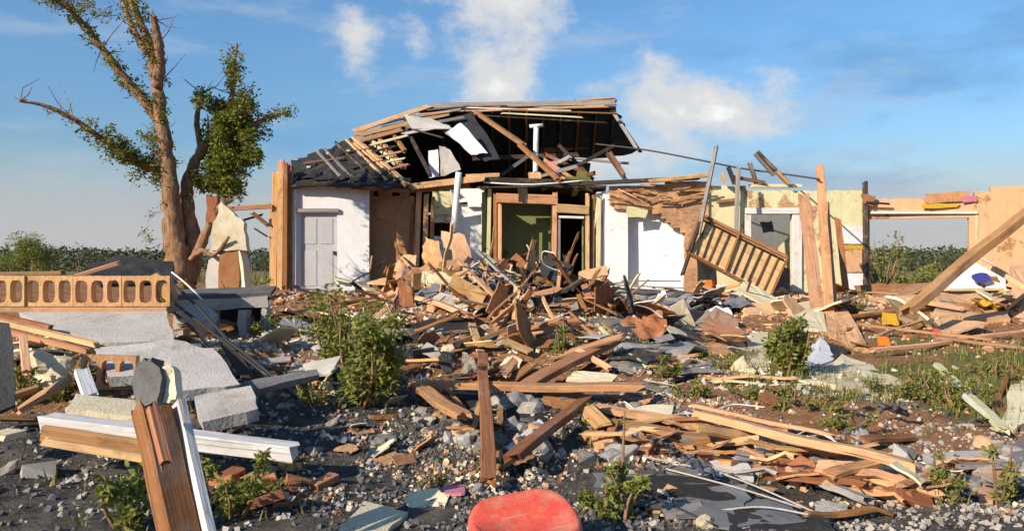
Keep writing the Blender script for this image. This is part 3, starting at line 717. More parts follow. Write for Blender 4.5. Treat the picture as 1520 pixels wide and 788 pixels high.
slab('white_panel', [P(636, 224, 21.3), P(650, 222, 21.3), P(652, 262, 21.0), P(637, 264, 21.0)], .03, 'sheet_white', roof, jag=.01)
slab('grey_panel', [P(652, 216, 21.2), P(668, 222, 21.2), P(684, 252, 20.9), P(654, 262, 20.9)], .03, 'concrete', roof, jag=.03)
slab('grey_panel', [P(600, 170, 23), P(640, 176, 23), P(672, 190, 22.5), P(612, 192, 22.6)], .03, 'concrete', roof, jag=.04)
slab('white_panel', [P(894, 205, 26), P(924, 204, 26), P(922, 216, 26), P(896, 216, 26)], .03, 'sheet_white', roof, jag=.01)
beam('eaves_board', P(520, 276, 20.0), P(610, 283, 20.1), .05, .16, 'wood_brown', roof, jag=.08)
beam('eaves_board', P(438, 272, 19.98), P(525, 275, 20.0), .05, .10, 'wood_dark', roof, jag=.03)
beam('eaves_board', P(606, 278, 20.1), P(722, 264, 20.2), .12, .16, 'wood_pale', roof, jag=.15)
beam('eaves_board', P(600, 284, 20.2), P(700, 276, 20.3), .08, .10, 'wood_brown', roof, jag=.15)
beam('eaves_board', P(690, 262, 20.6), P(742, 260, 20.6), .12, .10, 'wood_pale', roof, jag=.05)
beam('collar_beam', P(716, 268, 20.4), P(866, 272, 20.5), .14, .16, 'wood_dark', roof, jag=.1)
beam('collar_beam', P(800, 222, 25.9), P(932, 208, 25.9), .12, .28, 'wood_brown', roof, jag=.1)
beam('collar_beam', P(820, 232, 23.5), P(935, 243, 23.5), .10, .07, 'wood_grey', roof, jag=.1)
beam('collar_beam', P(700, 236, 23), P(860, 230, 23), .14, .12, 'wood_dark', roof, jag=.1)
for (a, b, Y, w, mt) in (((905, 160), (952, 228), 24.5, .12, 'wood_dark'), ((910, 166), (946, 222), 24.2, .08, 'wood_grey'), ((897, 222), (932, 272), 23, .12, 'wood_dark'), ((904, 224), (928, 262), 22.9, .05, 'wood_brown'), ((912, 216), (850, 250), 23, .09, 'wood_dark'),
                         ((806, 228), (880, 262), 22.5, .12, 'wood_brown'), ((806, 236), (870, 278), 22, .1, 'wood'), ((800, 262), (860, 246), 22, .07, 'wood_grey'), ((828, 214), (882, 268), 23.5, .10, 'wood_dark'), ((742, 262), (792, 226), 22, .03, 'rod'),
                         ((816, 250), (848, 232), 22.3, .14, 'wood_grey'), ((830, 272), (886, 256), 21.5, .12, 'wood_brown'), ((802, 282), (842, 262), 21, .14, 'wood')):
    beam('fallen_rafter', P(*a, Y), P(*b, Y - .3), w, .10, mt, roof, jag=.1)
slab('roof_fragment', [P(784, 256, 20.9), P(802, 256, 20.9), P(804, 276, 20.8), P(786, 274, 20.8)], .1, 'wood_pale', roof)
slab('leafy_debris', [P(838, 262, 21), P(870, 256, 21.2), P(882, 276, 21), P(850, 288, 20.8)], .12, 'leaf_bush', roof, jag=.12, wave=.1)
slab('roof_fragment', [P(808, 240, 22), P(826, 238, 22), P(826, 256, 21.8), P(812, 256, 21.8)], .06, 'pink', roof)
tube('vent_pipe', [P(796, 190, 22.3), P(795, 240, 22.3), P(795, 268, 22.2)], .075, 'pipe', roof, sub=2)
tube('pipe_cap', [P(786, 188, 22.3), P(806, 186, 22.3)], .05, 'pipe', roof, sub=1)
tube('vent_pipe', [P(681, 256, 20.1), P(677, 300, 20.1), P(673, 346, 20.1)], .085, 'pipe', house, sub=2)
tube('wire', [P(790, 268, 21), P(815, 256, 21.2), P(850, 268, 20.6), P(880, 285, 20.2)], .015, 'cable', roof, n=5)
tube('wire', [P(718, 271, 20.3), P(790, 274, 20.2), P(868, 268, 20.3)], .02, 'pipe', roof, n=5)
for i in range(46):
    px, py = ru(436, 590), ru(212, 272)
    if py < 238 - (px - 430) * .33 + 6 or py < 205 + (px - 524) * .82 + 8: continue
    p = fr(px, py) + Vector((0, -.02, .03)); w = ru(.12, .4)
    slab('torn_felt', [p, p + Vector((w, ru(-.04, .04), .02)), p + Vector((w * .9, .12, .12)), p + Vector((-.02, .12, .10))], .012, 'shingle', roof, jag=.03, wave=.03)
for (a, b) in (((470, 226), (506, 266)), ((496, 212), (556, 270)), ((446, 246), (520, 236)), ((512, 208), (576, 272)), ((480, 222), (524, 268)), ((524, 214), (588, 268)), ((500, 232), (560, 222)), ((520, 250), (580, 240))):
    beam('rafter', fr(*b) + Vector((0, 0, .05)), fr(*a) + Vector((0, 0, .05)), .07, .05, random.choice(['wood_brown', 'wood_pale', 'wood', 'wood_dark', 'wood_grey']), roof, jag=.2)
for (px, py) in ((515, 228), (484, 232), (456, 252)):
    p = fr(px, py) + Vector((0, -.03, .05)); slab('torn_shingle', [p, p + Vector((.09, 0, 0)), p + Vector((.08, .06, .05)), p + Vector((-.02, .06, .06))], .02, 'concrete', roof)
tube('roof_cable', [P(884, 214, 22), P(960, 223, 21.5), P(1040, 238, 21), P(1100, 250, 20.8), P(1160, 258, 20.3), P(1216, 266, 17.5)], .022, 'cable', house, n=6)
# wreckage along the top of the cream wall
for (a, b, Y, w, mt) in (((1122, 224), (1172, 274), 20.4, .16, 'wood_dark'), ((1120, 228), (1150, 262), 20.3, .08, 'wood_grey'), ((1150, 252), (1174, 276), 20.3, .12, 'wood'), ((1080, 246), (1092, 276), 20.4, .16, 'wood_dark'), ((1096, 246), (1092, 362), 20.3, .10, 'wood_grey'),
                         ((1112, 240), (1124, 276), 20.5, .14, 'wood_dark'), ((1084, 262), (1140, 272), 20.4, .10, 'wood_brown'), ((1060, 300), (1096, 296), 20.4, .06, 'wood_brown'), ((1110, 276), (1190, 276), 20.5, .14, 'cream_board'), ((1070, 256), (1078, 274), 20.3, .14, 'wood_pale')):
    beam('broken_batten', P(*b, Y), P(*a, Y), w, .08, mt, house, jag=.12)
# rail running off to the left of the house corner
beam('rail', P(404, 306, 20.2), P(336, 310, 20.0), .10, .12, 'wood_pale', house, jag=.1)
beam('rail_brace', P(400, 336, 20.2), P(372, 314, 20.1), .10, .10, 'wood_brown', house, jag=.1)
beam('rail_brace', P(398, 352, 20.3), P(376, 338, 20.3), .04, .04, 'wood_dark', house, jag=.1)
beam('rail_brace', P(350, 330, 20.3), P(392, 318, 20.3), .06, .05, 'wood_dark', house, jag=.1)
# ================================================================== TREE
def tree(paths, base, name='storm_stripped_tree', **k):
    t = empty(name, base, **k)
    first = True
    for (nm, pts, rad, Y0, Y1) in paths:
        n = len(pts); pp = [P(p[0], p[1], Y0 + (Y1 - Y0) * i / (n - 1)) for i, p in enumerate(pts)]
        sp, sr = smooth_path(pp, [r / F * Y0 for r in rad], 7)
        sp = [p + Vector((ru(-1, 1), ru(-1, 1), ru(-1, 1))) * r * .16 for p, r in zip(sp, sr)]
        sr = [r * ru(.94, 1.08) for r in sr]
        vs, fs = tube_vf(sp, sr, 18, wob=.30)
        centred(nm, vs, fs, M['bark'], t, True)
    return t
TY = 16.5
tpaths = [
 ('trunk', [(270, 440), (264, 385), (256, 320), (250, 250), (241, 190), (233, 130), (224, 75), (205, 25), (188, -15), (176, -60)], [24, 18, 13, 11, 9, 8, 7, 5, 4, 2.5], 16.5, 16.2),
 ('limb', [(274, 420), (288, 370), (277, 300), (283, 255), (305, 215), (330, 180), (345, 140), (348, 95), (352, 65)], [17, 13, 9.5, 8, 6.5, 5, 3.5, 2.5, 1.5], 16.6, 17.4),
 ('limb', [(232, 130), (238, 85), (232, 50), (228, 25)], [8, 7, 6, 4], 16.3, 16.0),
 ('limb', [(250, 255), (205, 240), (160, 212), (110, 178), (68, 158), (28, 150)], [7.5, 6, 4.5, 3.5, 2.6, 1.4], 16.5, 15.3),
 ('limb', [(245, 190), (212, 148), (182, 112), (150, 70), (122, 36), (98, 8), (66, -4)], [7, 6.5, 5.5, 5, 4.5, 3.8, 3], 16.5, 15.6),
 ('limb', [(330, 205), (362, 190), (392, 178), (428, 165)], [5, 4, 3, 2.2], 16.9, 17.2),
 ('limb', [(292, 380), (308, 340), (322, 312), (340, 296)], [8, 6, 5, 3], 16.4, 16.2),
 ('limb', [(283, 385), (300, 372), (318, 378), (340, 352)], [4, 3.5, 3, 2], 16.2, 15.8),
 ('limb', [(218, 80), (196, 40), (182, 2)], [5, 4, 2.5], 16.2, 16.6),
 ('limb', [(300, 225), (292, 180), (300, 140)], [5, 4, 2], 17, 17.4),
]
tb = P(272, 425, TY); tb.z = H(tb.x, tb.y)
tr = tree(tpaths, tb, label='tall storm-stripped tree with bare orange limbs and one leafy clump left of the house', cat='tree')
vs, fs = [], []
tw_v, tw_f = [], []
def twig(a, b, r=.012):
    m = a.lerp(b, .5) + Vector((ru(-1, 1), ru(-1, 1), ru(-1, 1))) * (b - a).length * .15
    tube_vf([a, m, b], [r, r * .7, r * .3], 4, tw_v, tw_f, caps=False)
def sprig(c, r, n, s, sq=(1, 1, 1)):
    if rnd() < .5:
        for _ in range(2): twig(c, c + Vector((random.gauss(0, 1), random.gauss(0, 1), random.gauss(.3, 1))).normalized() * r * ru(1, 1.9), .008)
    for _ in range(n):
        d = Vector((random.gauss(0, 1), random.gauss(0, 1), random.gauss(0, 1))); d.normalize(); d *= r * rnd() ** .45
        leaf_vf(vs, fs, c + Vector((d.x * sq[0], d.y * sq[1], d.z * sq[2])), s)
def along(pts, Y0, Y1, r, n, cl, s):
    for _ in range(n):
        u = rnd() * (len(pts) - 1); i = min(int(u), len(pts) - 2); f = u - i
        px = pts[i][0] + (pts[i+1][0] - pts[i][0]) * f; py = pts[i][1] + (pts[i+1][1] - pts[i][1]) * f
        Y = Y0 + (Y1 - Y0) * u / (len(pts) - 1)
        q = P(px + random.gauss(0, r), py + random.gauss(0, r), Y + ru(-.2, .2)); twig(P(px, py, Y), q)
        sprig(q, ru(.07, .22), int(cl * ru(.4, 1.3)), s)
# crown clump on the right limb
for (cx, cy, w, h, n) in ((345, 200, 26, 70, 46), (330, 240, 30, 44, 48), (318, 175, 22, 34, 14), (362, 165, 20, 40, 22), (378, 195, 16, 16, 9), (300, 255, 12, 30, 9), (348, 110, 7, 40, 9), (335, 275, 26, 18, 18), (305, 150, 14, 18, 6), (372, 230, 16, 30, 9)):
    for _ in range(n):
        a = ru(0, 6.28); q = rnd() ** .5
        sprig(P(cx + math.cos(a) * q * w, cy + math.sin(a) * q * h, 17.1 + ru(-.55, .55)), ru(.10, .24), random.choice([46, 70, 96]), .095)
along(tpaths[5][1], 16.9, 17.2, 3, 14, 24, .08); sprig(P(430, 165, 17.2), .17, 70, .07); sprig(P(394, 180, 17.1), .18, 40, .07)
along(tpaths[3][1][:4], 16.5, 15.8, 6, 60, 26, .08); along([(160, 212), (235, 262)], 16, 16.5, 9, 44, 28, .085); along([(60, 157), (110, 178)], 15.3, 15.8, 3, 8, 7, .06)
along(tpaths[4][1], 16.5, 15.6, 5, 70, 22, .08); along([(100, 5), (160, 20)], 15.7, 15.8, 10, 20, 22, .07); along(tpaths[0][1][3:9], 16.5, 16.2, 7, 60, 22, .08)
along([(250, 330), (245, 250)], 16.3, 16.4, 5, 6, 10, .06); along([(222, 200), (240, 240)], 16.3, 16.4, 7, 20, 24, .08); along(tpaths[8][1], 16.2, 16.6, 4, 16, 16, .07)
along([(285, 260), (275, 300)], 16.7, 16.7, 6, 8, 12, .07); along([(215, 322), (232, 318)], 16.2, 16.2, 2, 2, 12, .05); along([(215, 340), (228, 366)], 16.2, 16.2, 4, 6, 12, .06)
for (px, py, Y, n_) in ((350, 75, 17.4, 5), (232, 30, 16, 5), (30, 150, 15.3, 4), (80, 0, 15.6, 5), (228, 75, 16.2, 6), (345, 140, 17.2, 8), (300, 140, 17.4, 8), (335, 300, 16.2, 6), (150, 75, 15.9, 5), (110, 178, 15.8, 5), (240, 120, 16.3, 5)):
    for _ in range(n_):
        a = P(px, py, Y); twig(a, a + Vector((random.gauss(0, .3), random.gauss(0, .25), random.gauss(.2, .3))), .014)
centred('twigs', tw_v, tw_f, M['bark'], tr)
centred('foliage', vs, fs, M['leaf'], tr)

# ================================================================== BUSHES
def bush(name, base, w, h, n, s, mat, label, cat='bush', group=None, stems=7, d=None):
    n = int(n * .62)
    d = w if d is None else d
    t = empty(name, base, label, cat, group)
    vs_, fs_, sv, sf = [], [], [], []
    lobes = []
    for _ in range(stems):
        a = ru(0, 6.28); q = rnd() ** .5
        top = base + Vector((math.cos(a) * q * w * .62, math.sin(a) * q * d * .6, h * ru(.3, 1.08)))
        st = base + Vector((math.cos(a) * q * w * .2, math.sin(a) * q * d * .2, -.03))
        mid = st.lerp(top, .5) + Vector((ru(-.1, .1) * w, ru(-.1, .1) * w, 0))
        p_, r_ = smooth_path([st, mid, top], [.012 + .012 * h, .009 + .006 * h, .004], 4)
        tube_vf(p_, r_, 5, sv, sf)
        for k in range(3): lobes.append((st.lerp(top, ru(.2, 1)), ru(.07, .24) * min(w, h)))
    for _ in range(n):
        c, r = random.choice(lobes)
        dd = Vector((random.gauss(0, 1), random.gauss(0, 1), random.gauss(0, 1))).normalized() * r * rnd() ** .4
        leaf_vf(vs_, fs_, c + dd, s)
    centred('stems', sv, sf, M['bark'], t, True)
    centred('foliage', vs_, fs_, M[mat], t)
    return t
def onY(px, Y, dz=0): x = (px - 760) / F * Y; return Vector((x, Y, H(x, Y) + dz))
bush('bush', on(540, 596), .82, .84, 6200, .07, 'leaf_bush', 'large round green bush in front of the grey wall, left of the central heap', stems=16)
bush('bush', on(508, 545), .9, .95, 3000, .08, 'leaf_bush', 'tall thin green bush just behind the largest bush', stems=9)
bush('bush', on(1168, 556), .48, .80, 4200, .07, 'leaf_bush', 'upright green bush beside the pale fallen block', stems=10)
bush('weed', on(192, 782), .42, .38, 520, .08, 'leaf_bush', 'small leafy weed on dark ground left of the leaning post', 'weed', stems=6)
bush('weed', on(345, 764), .62, .40, 2600, .055, 'leaf_bush', 'dark green weed just right of the leaning post foot', 'weed', stems=9)
bush('weed', onY(915, 5.35), .46, .30, 1500, .05, 'leaf_bush', 'low green weed right of the red plastic lid', 'weed', stems=8)
bush('weed', onY(922, 5.7), .12, .55, 260, .045, 'leaf_bush', 'tall thin pale weed standing behind the low weed by the red tray', 'weed', stems=3)
bush('weed', on(1402, 745), .26, .55, 700, .05, 'grass', 'tall yellow-green weed in white rubble at lower right', 'weed', stems=4)
bush('weed', onY(1483, 5.6), .2, .45, 500, .05, 'grass', 'yellow-green weed beside the peach block end at lower right', 'weed', stems=4)
bush('weed', on(832, 532), .5, .5, 1200, .05, 'leaf_bush', 'green weed growing among the boards of the central heap', 'weed', stems=6)
bush('weed', on(1430, 610), .9, .35, 1800, .055, 'leaf_bush', 'spreading low weed around the white boards at the right', 'weed', stems=10)
bush('weed', on(450, 500), 1.2, .35, 1500, .06, 'leaf_bush', 'low weed patch below the grey wall', 'weed', stems=10)
bush('bush', onY(345, 15.2), 1.3, .6, 2500, .07, 'leaf_bush', 'low bush around the brick pillar foot beside the tree', stems=9)
bush('bush', onY(232, 15.6), .9, .55, 1500, .08, 'grass', 'pale leafy shoots at the left foot of the tree', stems=8)
bush('bush', on(72, 590), .9, .3, 2200, .06, 'grass', 'yellow-green weeds in front of the hollow block wall at far left', stems=12)
for (px, py, w, h, n, lb) in ((395, 500, .5, .3, 500, 'small weed patch right of the concrete counter'), (590, 575, .5, .35, 800, 'low weed beside the big bush on its right side'), (470, 600, .45, .3, 600, 'low weed at the left foot of the big bush'),
        (985, 560, .6, .25, 700, 'low weed patch on green ground right of the heap'), (1080, 548, .5, .2, 500, 'thin weed patch before the peach pointed slab'), (1215, 610, .7, .22, 900, 'low weed patch behind the very long beam'), (1260, 640, .5, .2, 600, 'small weed patch touching the very long beam'),
        (1330, 590, .7, .25, 800, 'weed patch on brown soil below the long pale slab'), (645, 725, .2, .12, 120, 'tiny weed by the pink scrap'), (440, 700, .15, .15, 120, 'tiny weed on dark ground right of the white beam end'), (880, 640, .3, .18, 250, 'small weed among laths left of the very long beam'), (720, 700, .16, .2, 160, 'tiny pale weed at the foot of the centre post'), (1270, 465, .6, .4, 500, 'weed at the foot of the short leaning board'), (1400, 590, .7, .25, 900, 'weed clump left of the cream sloping plank'), (1480, 560, .6, .3, 700, 'weed clump beside the slab at the right picture edge'), (1130, 590, .7, .18, 800, 'flat weed patch on bare soil below the upright bush'), (1030, 590, .5, .2, 500, 'flat weed patch above the left end of the very long beam'), (560, 470, .8, .35, 700, 'weed tangle between the big bush and the heap'), (640, 600, .4, .2, 300, 'weed under the left end of the long horizontal beam'), (330, 640, .25, .2, 200, 'small weed behind the white-topped beam')):
    bush('weed', on(px, py), w, h, int(n * 1.3), .045, random.choice(['leaf_bush', 'grass']), lb, 'weed', stems=9)
# greenery behind the house
for (px, Y, w, h, n, lb) in ((1300, 27, 1.5, 1.9, 1200, 'dark green bush right behind the empty window, next to its left edge'), (1345, 30, 2.2, 1.35, 1300, 'mid green bush behind the middle of the empty window'), (1400, 31, 2.4, 1.0, 1200, 'low bush seen behind the right half of the empty window')):
    bush('bush', onY(px, Y, -.15), w, h, n, .13, 'leaf_bush', lb, stems=12)
def far_tree(name, px, Y, w, h, n, label, group=None, mat='leaf_far', s=None):
    b = onY(px, Y, -.2); t = empty(name, b, label, 'tree', group); s = s or h * .045
    sv, sf, v2, f2 = [], [], [], []
    tube_vf([b, b + Vector((.05 * w, 0, h * .35)), b + Vector((0, 0, h * .75))], [h * .03, h * .022, h * .008], 6, sv, sf)
    centred('trunk', sv, sf, M['bark'], t, True)
    lob = [(b + Vector((ru(-.35, .35) * w, ru(-.35, .35) * w, h * ru(.3, .85))), ru(.16, .3) * w) for _ in range(11)]
    for _ in range(n):
        c, r = random.choice(lob); dd = Vector((random.gauss(0, 1), random.gauss(0, 1), random.gauss(0, 1))).normalized() * r * rnd() ** .4
        leaf_vf(v2, f2, c + dd, s)
    centred('crown', v2, f2, M[mat], t); return t
far_tree('far_tree', 46, 62, 3.4, 4.6, 5000, 'light green young tree on the field at far left', None, 'leaf_bush', .16)
far_tree('far_tree', 14, 70, 3.0, 3.0, 2200, 'small light green tree at the left picture edge', None, 'leaf_bush', .16)
for i, px in enumerate((-60, -15, 75, 115, 137, 160, 185, 330, 372, 392)):
    far_tree('far_tree', px, 140 + ru(-15, 15), ru(5, 8), ru(2.8, 4.6) + (1.2 if px in (115, 137) else 0), 420, 'dark tree in the distant line beyond the field on the left', 'distant trees on the left', s=.32)
for i, px in enumerate((1298, 1330, 1362, 1395, 1425, 1460, 1500, 1560, 1620)):
    far_tree('far_tree', px, 120 + ru(-15, 15), ru(6, 9), ru(3, 4.6), 420, 'distant tree seen over and through the empty window wall on the right', 'distant trees on the right', s=.32)
vs, fs = [], []
for i in range(30000):
    x = ru(-260, 320); y = 230 + ru(-15, 25) + 10 * noise.noise(Vector((x * .02, 0, 0)))
    hh = 6.6 + 3.0 * noise.noise(Vector((x * .05, 1, 0))) + 1.5 * noise.noise(Vector((x * .2, 1, 0)))
    leaf_vf(vs, fs, Vector((x, y, ru(-.5, 1) * hh * .6 + hh * .35)), 1.5)
centred('woodland', vs, fs, M['leaf_far'], kind='stuff')
# scattered grass over the yard
vs, fs = [], []
for _ in range(30000):
    y = 4.6 + 16 * rnd() ** 1.2; x = ru(-.75, .75) * y
    d, g = cover(x, y)
    if y > 20: continue
    pn = noise.noise(Vector((x * 1.1, y * 1.1, 4)))
    if rnd() > (g * 1.1 if pn > -.15 else 0.02): continue
    z = H(x, y)
    for _ in range(3):
        a = ru(0, 6.28); hgt = ru(.04, .15); b = len(vs); p = Vector((x + ru(-.04, .04), y + ru(-.04, .04), z - .01)); l = Vector((math.cos(a), math.sin(a), 0))
        s_ = Vector((-l.y, l.x, 0)) * ru(.006, .013)
        vs += [p - s_, p + s_, p + l * hgt * .4 + Vector((0, 0, hgt))]; fs.append((b, b + 1, b + 2))
centred('grass', vs, fs, M['grass'], kind='stuff')
vs, fs = [], []
for _ in range(9000):
    y = ru(30, 70); x = ru(-.8, .9) * y; z = H(x, y); a = ru(0, 6.28); hgt = ru(.1, .45); b = len(vs); p = Vector((x, y, z - .02)); l = Vector((math.cos(a), math.sin(a), 0)); s_ = Vector((-l.y, l.x, 0)) * .04
    vs += [p - s_, p + s_, p + l * hgt * .5 + Vector((0, 0, hgt))]; fs.append((b, b + 1, b + 2))
centred('field_grass', vs, fs, M['grass'], kind='stuff')
# ================================================================== NAMED WRECKAGE
def hollow_block(n, cw=.19, ch=.36, th=.11):
    vs, fs = [], []
    K = 20
    for c in range(n):
        cx = c * cw
        outer, inner = [], []
        for k in range(K):
            a = 2 * math.pi * (k + .5) / K
            u, v = math.cos(a), math.sin(a); m = 1 / max(abs(u), abs(v))
            outer.append((cx + u * m * cw / 2, v * m * ch / 2))
            e = 4.0; q = (abs(u) ** e + abs(v) ** e) ** (-1 / e)
            inner.append((cx + u * q * cw * .385, v * q * ch * .37 - .005))
        b = len(vs)
        for y in (0, th):
            vs += [(x, y, z) for x, z in outer] + [(x, y, z) for x, z in inner]
        for k in range(K):
            l = (k + 1) % K
            fs.append((b + k, b + l, b + K + l, b + K + k)); fs.append((b + 2*K + k, b + 3*K + k, b + 3*K + l, b + 2*K + l))
            fs.append((b + K + k, b + K + l, b + 3*K + l, b + 3*K + k)); fs.append((b + k, b + 2*K + k, b + 2*K + l, b + l))
    vs = [(x + .006 * noise.noise(Vector((x * 40, y * 30, z * 40))), y + .004 * noise.noise(Vector((z * 40, x * 30, 2))), z + .008 * noise.noise(Vector((x * 35, z * 35, y * 30 + 5)))) for x, y, z in vs]
    return mesh('hollow_block', vs, fs)
hb = hollow_block(3)
bw = empty('hollow_block_wall', P(110, 456, 9.5), 'low garden wall of orange hollow blocks with a row of arched holes, far left', 'wall')
for i in range(6):
    px = 240 - i * 72
    c = P(px, 432, 9.5 + ru(-.012, .012))
    m = Matrix.Translation(c) @ Matrix.Rotation(ru(-.015, .015), 4, 'Z') @ Matrix.Rotation(ru(-.012, .012), 4, 'Y') @ Matrix.Translation((-.38, 0, 0))
    o = bpy.data.objects.new('hollow_block', hb); col.objects.link(o)
    if not hb.materials: hb.materials.append(M['terra'])
    o.parent = bw; o.matrix_basis = world_m(bw).inverted() @ m
beam('mortar_bed', P(-170, 459, 9.6), P(256, 459, 9.6), .24, .06, 'terra', bw, jag=.03)
o = bpy.data.objects.new('hollow_block', hb); col.objects.link(o)
o.matrix_basis = Matrix.Translation(P(133, 552, 7.4)) @ Matrix.Rotation(R(4), 4, 'Z') @ Matrix.Rotation(R(2), 4, 'Y') @ Matrix.Scale(.86, 4)
props(o, 'single orange hollow block with three arched holes behind the leaning post', 'block')
slab('broken_block', [P(234, 405, 9.55), P(258, 437, 9.55), P(252, 452, 9.55), P(212, 410, 9.55)], .14, 'terra', label='broken corner piece on the right end of the hollow block wall', cat='block')
slab('roof_sheet', [P(120, 400, 11.4), P(170, 384, 11.8), P(258, 388, 11.8), P(262, 414, 11.0), P(150, 420, 10.6)], .05, 'shingle', wave=.08, jag=.05, label='dark collapsed roof sheet lying behind the hollow block wall', cat='roof sheet')
beam('fallen_plank', P(106, 412, 10.2), P(178, 390, 10.5), .14, .05, 'wood_pale', label='pale plank lying on the dark collapsed roof sheet', cat='plank')
beam('fallen_plank', P(-40, 407, 10.2), P(100, 405, 10.4), .14, .05, 'wood', label='plank along the back of the hollow block wall top', cat='plank')
# big slabs
def lay(name, pts, th, mat, **k): slab(name, [Pg(*p) for p in pts], th, mat, **k)
S = 'concrete slab'
lay('concrete_slab', [(28, 464, 9.3), (248, 461, 9.3), (258, 505, 8.3), (150, 508, 8.2), (60, 482, 8.8)], .12, 'concrete', label='large pale grey slab directly under the hollow block wall', cat=S)
lay('concrete_slab', [(140, 516, 8.0), (262, 504, 8.2), (318, 520, 8.1), (330, 545, 7.6), (160, 560, 7.3)], .10, 'concrete', label='grey slab behind the single three-hole block', cat=S)
lay('concrete_slab', [(258, 520, 7.9), (316, 516, 8.0), (356, 570, 7.0), (250, 582, 6.8)], .10, 'concrete', label='trapezoid grey slab leaning right of the leaning post', cat=S)
lay('concrete_slab', [(288, 588, 6.75), (372, 572, 6.9), (383, 606, 6.4), (300, 626, 6.2)], .10, 'concrete', label='small separate grey slab in front of the trapezoid slab', cat=S)
lay('concrete_slab', [(112, 584, 6.6), (206, 594, 6.6), (206, 618, 6.2), (96, 606, 6.25)], .05, 'plaster_pale', label='white slab under the three-hole block', cat=S)
lay('concrete_slab', [(360, 566, 7.4), (470, 548, 7.9), (474, 556, 7.8), (370, 580, 7.2)], .06, 'concrete_dark', label='dark narrow slab right of the small grey slab', cat=S)
lay('corrugated_sheet', [(-40, 470, 7.0), (14, 480, 7.0), (22, 600, 6.5), (-50, 620, 6.3)], .04, 'sheet_dark', label='dark grey sheet standing at the left picture edge', cat='sheet')
beam('white_batten', P(136, 592, 6.9), P(119, 545, 7.1), .12, .05, 'white_board', label='short bright white batten leaning beside the three-hole block', cat='batten')
for i, (a, b, w, mt, lb) in enumerate((((-30, 470, 8.4), (148, 512, 8.0), .10, 'wood_pale', 'upper long plank sloping over weeds at far left'), ((-30, 482, 8.2), (134, 522, 7.9), .08, 'wood', 'second long plank sloping under the upper one at far left'),
      ((-20, 464, 8.7), (80, 487, 8.4), .06, 'wood_brown', 'thin brown strip lying above the sloping planks at far left'), ((20, 612, 6.9), (108, 560, 7.3), .12, 'wood_pale', 'peach plank slanting up behind the big white beam at left'),
      ((-20, 600, 6.8), (60, 575, 7.2), .10, 'wood', 'plank under weeds near the left edge'), ((40, 555, 7.3), (34, 500, 7.9), .07, 'wood_pale', 'short upright stick at the far left by the grey sheet'), ((-10, 650, 6.0), (30, 640, 6.2), .2, 'plaster_pale', 'stub of pale board at lower left edge'))):
    beam('fallen_plank', P(*a), P(*b), w, .05, mt, label=lb, cat='plank')
p = P(76, 546, 7.9)
link('boulder', rock_mesh('boulder', .8, 3, 3), Matrix.Translation(p) @ Matrix.Scale(.42, 4), M['plaster_pale'], label='round pale boulder among weeds at far left', cat='rock')
# main white-topped beam
bb = empty('white_topped_beam', P(250, 690, 5.9), 'long thick beam with white top and brown front, passing behind the leaning post', 'beam')
beam('beam_core', P(64, 626, 6.0), P(444, 672, 6.0), .20, .12, 'white_board', bb, jag=.06, seg=12)
beam('front_board', P(60, 642, 5.86), P(236, 668, 5.86), .03, .12, 'wood', bb, jag=.05)
beam('bottom_board', P(62, 654, 5.80), P(232, 683, 5.80), .06, .055, 'wood_pale', bb, jag=.05)
# leaning post
lp = empty('leaning_post', P(262, 800, 4.2), 'tall brown timber post with broken dark top leaning in the left foreground', 'post')
beam('timber', P(280, 850, 4.1), P(222, 590, 4.35), .17, .13, 'wood_brown', lp, jag=.12, seg=14, crook=.02)
beam('timber', P(250, 700, 4.05), P(222, 592, 4.22), .05, .05, 'wood', lp, jag=.3)
beam('white_edge', P(322, 850, 4.12), P(264, 594, 4.42), .05, .10, 'white_board', lp, jag=.03, seg=12)
slab('broken_top', [P(200, 596, 4.4), P(234, 600, 4.35), P(240, 560, 4.4), P(226, 530, 4.45), P(204, 536, 4.5), P(197, 570, 4.45)], .10, 'concrete_dark', lp, jag=.02, wave=.03)
slab('pale_splinter', [P(234, 602, 4.4), P(260, 592, 4.4), P(258, 548, 4.45), P(246, 540, 4.45), P(238, 556, 4.45)], .08, 'plaster_pale', lp, jag=.015)
# concrete bench on pillars
cb = empty('concrete_bench', P(325, 530, 12.0), 'concrete counter with a dark top edge standing on pillars, in front of the tree', 'counter')
slab('top_slab', [P(250, 440, 12.1), P(402, 434, 12.5), P(410, 424, 13.4), P(262, 430, 13.2)], .07, 'concrete_dark', cb, jag=.01)
slab('front_panel', [P(254, 462, 12.12), P(398, 456, 12.42), P(398, 439, 12.42), P(254, 445, 12.12)], .10, 'concrete', cb, jag=.015)
for x0, x1, yt in ((300, 318, 462), (354, 366, 460), (388, 396, 458), (258, 270, 464)):
    slab('pillar', [P(x0, 530, 12.3), P(x1, 530, 12.3), P(x1, yt, 12.3), P(x0, yt, 12.3)], .25, 'concrete', cb, jag=.02)
slab('shade_panel', [P(262, 530, 13.1), P(398, 530, 13.1), P(398, 436, 13.2), P(262, 438, 13.2)], .08, 'near_black', cb, jag=.03)  # near-black panel carries the shade of the gap behind the pillars
link('boulder', rock_mesh('boulder', .7, 3, 9), Matrix.Translation(P(292, 474, 11.7)) @ Matrix.Scale(.55, 4), M['concrete'], label='rounded grey lump leaning under the left end of the concrete counter', cat='rock')
